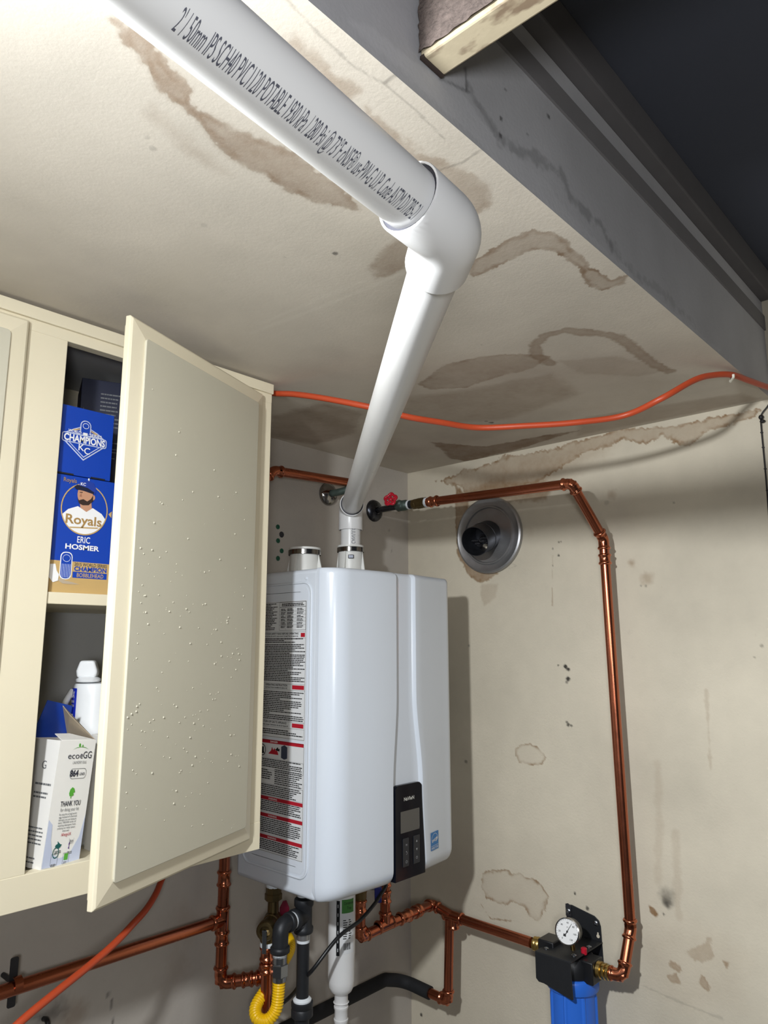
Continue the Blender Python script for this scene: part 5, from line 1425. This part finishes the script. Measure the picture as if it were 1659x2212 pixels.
# cold isolation valve
t = thing('isolation_valve', 'brass isolation valve with a blue lever, right of the white condensate trap', 'valve', (-.40, -.18, -1.16))
vx, vy = -.402, -.182
MB().lathe([(.0150, 0), (.0180, .002), (.0180, .020), (.0150, .023)], (vx, vy, -1.0990), W_, 8).build('union_nut', M_OLDBR, t, angle=20)
mb = MB(); mb.lathe([(.0130, 0), (.0150, .004), (.0150, .014), (.0175, .020), (.0175, .038), (.0150, .044), (.0130, .056)], (vx, vy, -1.1540), W_, 18); mb.lathe([(.010, 0), (.012, .012), (.010, .022)], (vx, vy, -1.1240), vw, 14); mb.build('valve_body', M_OLDBR, t)
MB().lathe([(.0125, 0), (.0138, .002), (.0128, .004), (.0138, .006), (.0128, .008), (.0138, .010), (.0125, .012)], (vx, vy, -1.1650), W_, 18).build('threaded_tail', M_BRASS, t)
MB().prism([(-.0085, -.034), (.0085, -.034), (.0090, .002), (-.0090, .002)], (-.3745, -.215, -1.1260), V((.67, -.74, 0)), W_, V((-.74, -.67, 0)), 0, .007).build('lever', M_BLUEH, t, smooth=False, bevel=.002)
MB().tube([(-.3750, -.212, -1.1300), (-.395, -.186, -1.1300)], .0040, 10).build('lever_stem', M_STEEL, t)
o = MB().tube(smooth_path([(-.330, -.150, -1.082), (-.362, -.230, -1.1080), (-.4080, -.250, -1.1330), (-.470, -.250, -1.1660), (-.540, -.248, -1.1850), (-.595, -.228, -1.2380), (-.588, -.190, -1.2700), (-.578, -.140, -1.3200), (-.574, -.080, -1.3620), (-.574, -.004, -1.3800)], 8), .0042, 10).build('sensor_cable', M_BLACK, angle=60)
tag(o, 'thin black cable slanting across the white condensate trap', 'cable')

# ------------------------------------------------------------------ water filter on the right wall
t = thing('water_filter', 'blue cartridge water filter on a black bracket with a pressure gauge', 'water filter', (-.085, -.567, -1.75))
fx, fy = -.0850, -.5670
BT = .0028
mb = MB()
# back plate with rounded upper corner
mb.prism([(.512, -1.310), (.512, -1.1900), (.5280, -1.1880), (.5880, -1.2000), (.5990, -1.2080), (.6030, -1.2200), (.6060, -1.310)], (0, 0, 0), V((0, -1, 0)), W_, V((-1, 0, 0)), .0004, BT)
mb.box((-.156, -.6060, -1.2560), (-BT, -.5120, -1.2532))
mb.prism([(.5120, -1.2550), (.6020, -1.2550), (.6060, -1.3300), (.6030, -1.3320), (.5330, -1.3170), (.5190, -1.3170), (.5120, -1.3110)], (-.1535, 0, 0), V((0, -1, 0)), W_, V((-1, 0, 0)), 0, BT)
br = mb.build('bracket', M_BRACK, t, smooth=False, bevel=.0008)
MB().prism([(.5120, -1.2150), (.5120, -1.1880), (.5180, -1.1860), (.5270, -1.1900), (.5270, -1.2150)], (-BT-.0004, 0, 0), V((0, -1, 0)), W_, V((-1, 0, 0)), 0, .0022).build('strap_end', M_DARKG, t, smooth=False)
for (x, y, z, d) in ((-BT-.0026, -.5200, -1.2030, (-1, 0, 0)), (-BT, -.5910, -1.2150, (-1, 0, 0)), (-.128, -.5260, -1.2530, (0, 0, 1)), (-.120, -.5930, -1.2530, (0, 0, 1)), (-.052, -.5960, -1.2530, (0, 0, 1))):
    MB().lathe([(.0062, 0), (.0062, .0012), (.0045, .0030), (.0022, .0034), (.0020, .0022)], (x, y, z), d, 12).build('bolt', M_STEEL, t)
MB().lathe([(.0042, 0), (.0042, .0006)], (-BT-.0002, -.5955, -1.2430), (-1, 0, 0), 14).build('key_slot', M_WALLR, t, smooth=False)
MB().prism([(-.0018, 0), (.0018, 0), (.0018, .0085), (-.0018, .0085)], (-BT-.0005, -.5955, -1.2430), V((0, -1, 0)), W_, V((-1, 0, 0)), 0, .0004).build('key_slot', M_WALLR, t, smooth=False)
# head with two ports
mb = MB()
mb.lathe([(.0520, 0), (.0560, .004), (.0560, .030), (.0480, .044), (.0300, .0470)], (fx, fy, -1.3050), W_, 36)
mb.box((fx-.030, fy+.030, -1.2950), (fx+.022, fy+.072, -1.2420)); mb.box((fx-.030, fy-.068, -1.3080), (fx+.022, fy-.030, -1.2600))
mb.build('filter_head', M_BLACK, t, smooth=True, bevel=.003, angle=35)
MB().lathe([(.0070, 0), (.0070, .012), (.0055, .0135)], (fx-.004, fy-.035, -1.2560), W_, 16).build('relief_button', M_REDH, t)
for sgn, zz in ((1, -1.2660), (-1, -1.2790)):
    y0 = fy + sgn*.068
    mb = MB(); mb.lathe([(.0150, 0), (.0180, .001), (.0180, .010), (.0155, .011), (.0170, .014), (.0170, .020), (.0150, .021), (.0160, .023), (.0160, .028), (.0135, .030)], (-.0900, y0, zz), (0, sgn, 0), 22)
    mb.build('brass_adapter', M_BRASS, t, angle=30)
# gauge
gn = V((-.93, -.16, .20)).normalized(); gcn = V((-.1215, -.5790, -1.2050))
MB().lathe([(.0250, -.026), (.0265, -.024), (.0265, -.006), (.0290, -.005), (.0290, .002), (.0265, .003), (.0260, .0005)], gcn, gn, 40, caps=False).build('gauge_case', M_CHROME, t, angle=40)
MB().lathe([(.0268, -.027), (.0272, -.020), (.0272, -.008)], gcn, gn, 40).build('gauge_back', M_BLACK, t, angle=40)
gu = V((0, -1, 0)); gu = (gu-gn*gu.dot(gn)).normalized(); gv = gu.cross(gn)*-1
if gv.z < 0: gv = -gv
dial = MB().flat(circle(0, 0, .0262, .0262, 32), gcn+gn*.0005, gu, gv).build('gauge_dial', M_WHITE, t, smooth=False)
q = MB()
for k, s_ in enumerate(('0', '20', '40', '60', '80', '100', '120')):
    a = math.radians(235-k*48.3)
    text(q, s_, gcn+gn*.0009+gu*(.0185*math.cos(a))+gv*(.0185*math.sin(a)-.0018), gu, gv, .0036, bold=.01)
for k in range(25):
    a = math.radians(235-k*12.08); c_, s_ = math.cos(a), math.sin(a)
    q.flat([(.0235*c_-.0003*s_, .0235*s_+.0003*c_), (.0252*c_-.0003*s_, .0252*s_+.0003*c_), (.0252*c_+.0003*s_, .0252*s_-.0003*c_), (.0235*c_+.0003*s_, .0235*s_-.0003*c_)], gcn+gn*.0009, gu, gv)
text(q, 'psi', gcn+gn*.0009+gv*.0085, gu, gv, .0026)
a = math.radians(62); c_, s_ = math.cos(a), math.sin(a)
q.flat([(.0210*c_-.0003*s_, .0210*s_+.0003*c_), (.0210*c_+.0003*s_, .0210*s_-.0003*c_), (-.008*c_+.0009*s_, -.008*s_-.0009*c_), (-.008*c_-.0009*s_, -.008*s_+.0009*c_)], gcn+gn*.0014, gu, gv)
q.flat(circle(0, 0, .0022, .0022, 12), gcn+gn*.0016, gu, gv); q.flat([(-.009, -.0105), (-.002, -.0115), (-.003, -.0065), (-.008, -.0050)], gcn+gn*.0009, gu, gv)
stuff(q.build('dial_print', M_BLK, dial, smooth=False))
MB().tube([gcn-gn*.026, (fx-.006, fy-.008, -1.2560)], .0055, 12).build('gauge_stem', M_BRASS, t)
# blue sump: collar and fluted body
MB().lathe([(.0480, 0), (.0590, .003), (.0600, .006), (.0600, .028), (.0580, .032), (.0540, .034)], (fx, fy, -1.3370), W_, 48, caps=False).build('sump_collar', M_BLUEF, t, angle=40)
n_ = 96; P = []; F = []
zs2 = [-1.3370, -1.345, -1.75]
for z in zs2:
    for k in range(n_):
        a = 2*math.pi*k/n_
        ph = (k % 12)
        r_ = .0565 if ph in (0, 1) else .0530
        if z == zs2[0]: r_ = .0530
        P.append((fx+r_*math.cos(a+.12), fy+r_*math.sin(a+.12), z))
for i in range(2):
    for k in range(n_):
        F.append((i*n_+k, i*n_+(k+1) % n_, (i+1)*n_+(k+1) % n_, (i+1)*n_+k))
F.append(tuple(range(2*n_, 3*n_)))
MB().add(P, F).build('sump_body', M_BLUEF, t, angle=25)

# ------------------------------------------------------------------ cables
o = thing('orange_cable', 'orange cable sagging along the ceiling and hanging down below the cabinet', 'cable', (-.9, -.1, -1.3))
path = [(-.010, -1.128, .008), (-.09, -1.110, -.004), (-.180, -1.093, -.0085), (-.250, -1.078, -.0110), (-.300, -1.055, -.020), (-.345, -1.033, -.038), (-.396, -.988, -.077), (-.390, -.908, -.0930), (-.444, -.825, -.1030), (-.498, -.743, -.1050), (-.552, -.661, -.1040), (-.630, -.625, -.1030), (-.697, -.593, -.1000), (-.749, -.540, -.0810), (-.786, -.446, -.0500), (-.806, -.378, -.0300), (-.814, -.330, -.0190), (-.8235, -.286, -.0110), (-.8215, -.240, -.0300), (-.8200, -.180, -.150), (-.8180, -.100, -.35), (-.8160, -.030, -.60), (-.8120, -.022, -.92)]
MB().tube(smooth_path(path, 8), .0062, 12).build('upper_run', M_ORANGE, o, angle=70)
path = [(-0.812, -0.022, -0.92), (-0.82, -0.03, -0.985), (-0.869, -0.06, -1.026), (-0.914, -0.11, -1.037), (-0.967, -0.165, -1.041), (-1.018, -0.21, -1.042), (-1.062, -0.232, -1.055), (-1.111, -0.25, -1.068), (-1.185, -0.28, -1.081), (-1.247, -0.3, -1.097), (-1.31, -0.31, -1.129), (-1.385, -0.32, -1.188)]
MB().tube(smooth_path(path, 8), .0062, 12).build('lower_run', M_ORANGE, o, angle=70)
t = thing('cable_clip', 'small white clip holding the orange cable at the ceiling edge', 'clip', (-.25, -1.08, -.02))
MB().tube(bend([(-.236, -1.070, -.0004), (-.236, -1.070, -.0205), (-.262, -1.0840, -.0205), (-.262, -1.0840, -.0150)], .004, 4), .0026, 8).build('hook', M_CLIP, t)
MB().lathe([(.0040, 0), (.0040, .003), (.0015, .004)], (-.236, -1.070, -.0003), (0, 0, -1), 10).build('nail_head', M_STEEL, t)
t = thing('black_wire', 'thin black wire with a knot running down the right wall at the picture edge', 'wire', (0, -1.06, -1.2))
MB().tube(smooth_path([(-.006, -1.100, .012), (-.005, -1.080, -.016), (-.005, -1.0650, -.034), (-.005, -1.0620, -.060), (-.004, -1.0610, -.20), (-.004, -1.0570, -.45), (-.004, -1.056, -1.2)], 8), .0017, 8).build('strand', M_WIRE, t)
mb = MB(); mb.ball((-.0065, -1.0640, -.0400), .005, .0055, .006); mb.ball((-.0060, -1.0660, -.0500), .005, .006, .004); mb.build('knot', M_WIRE, t)
for z in (-.075, -.11, -.16, -.21): MB().box((-.0065, -1.0640, z-.001), (-.0003, -1.0590, z+.001)).build('staple', M_WIRE, t, smooth=False)
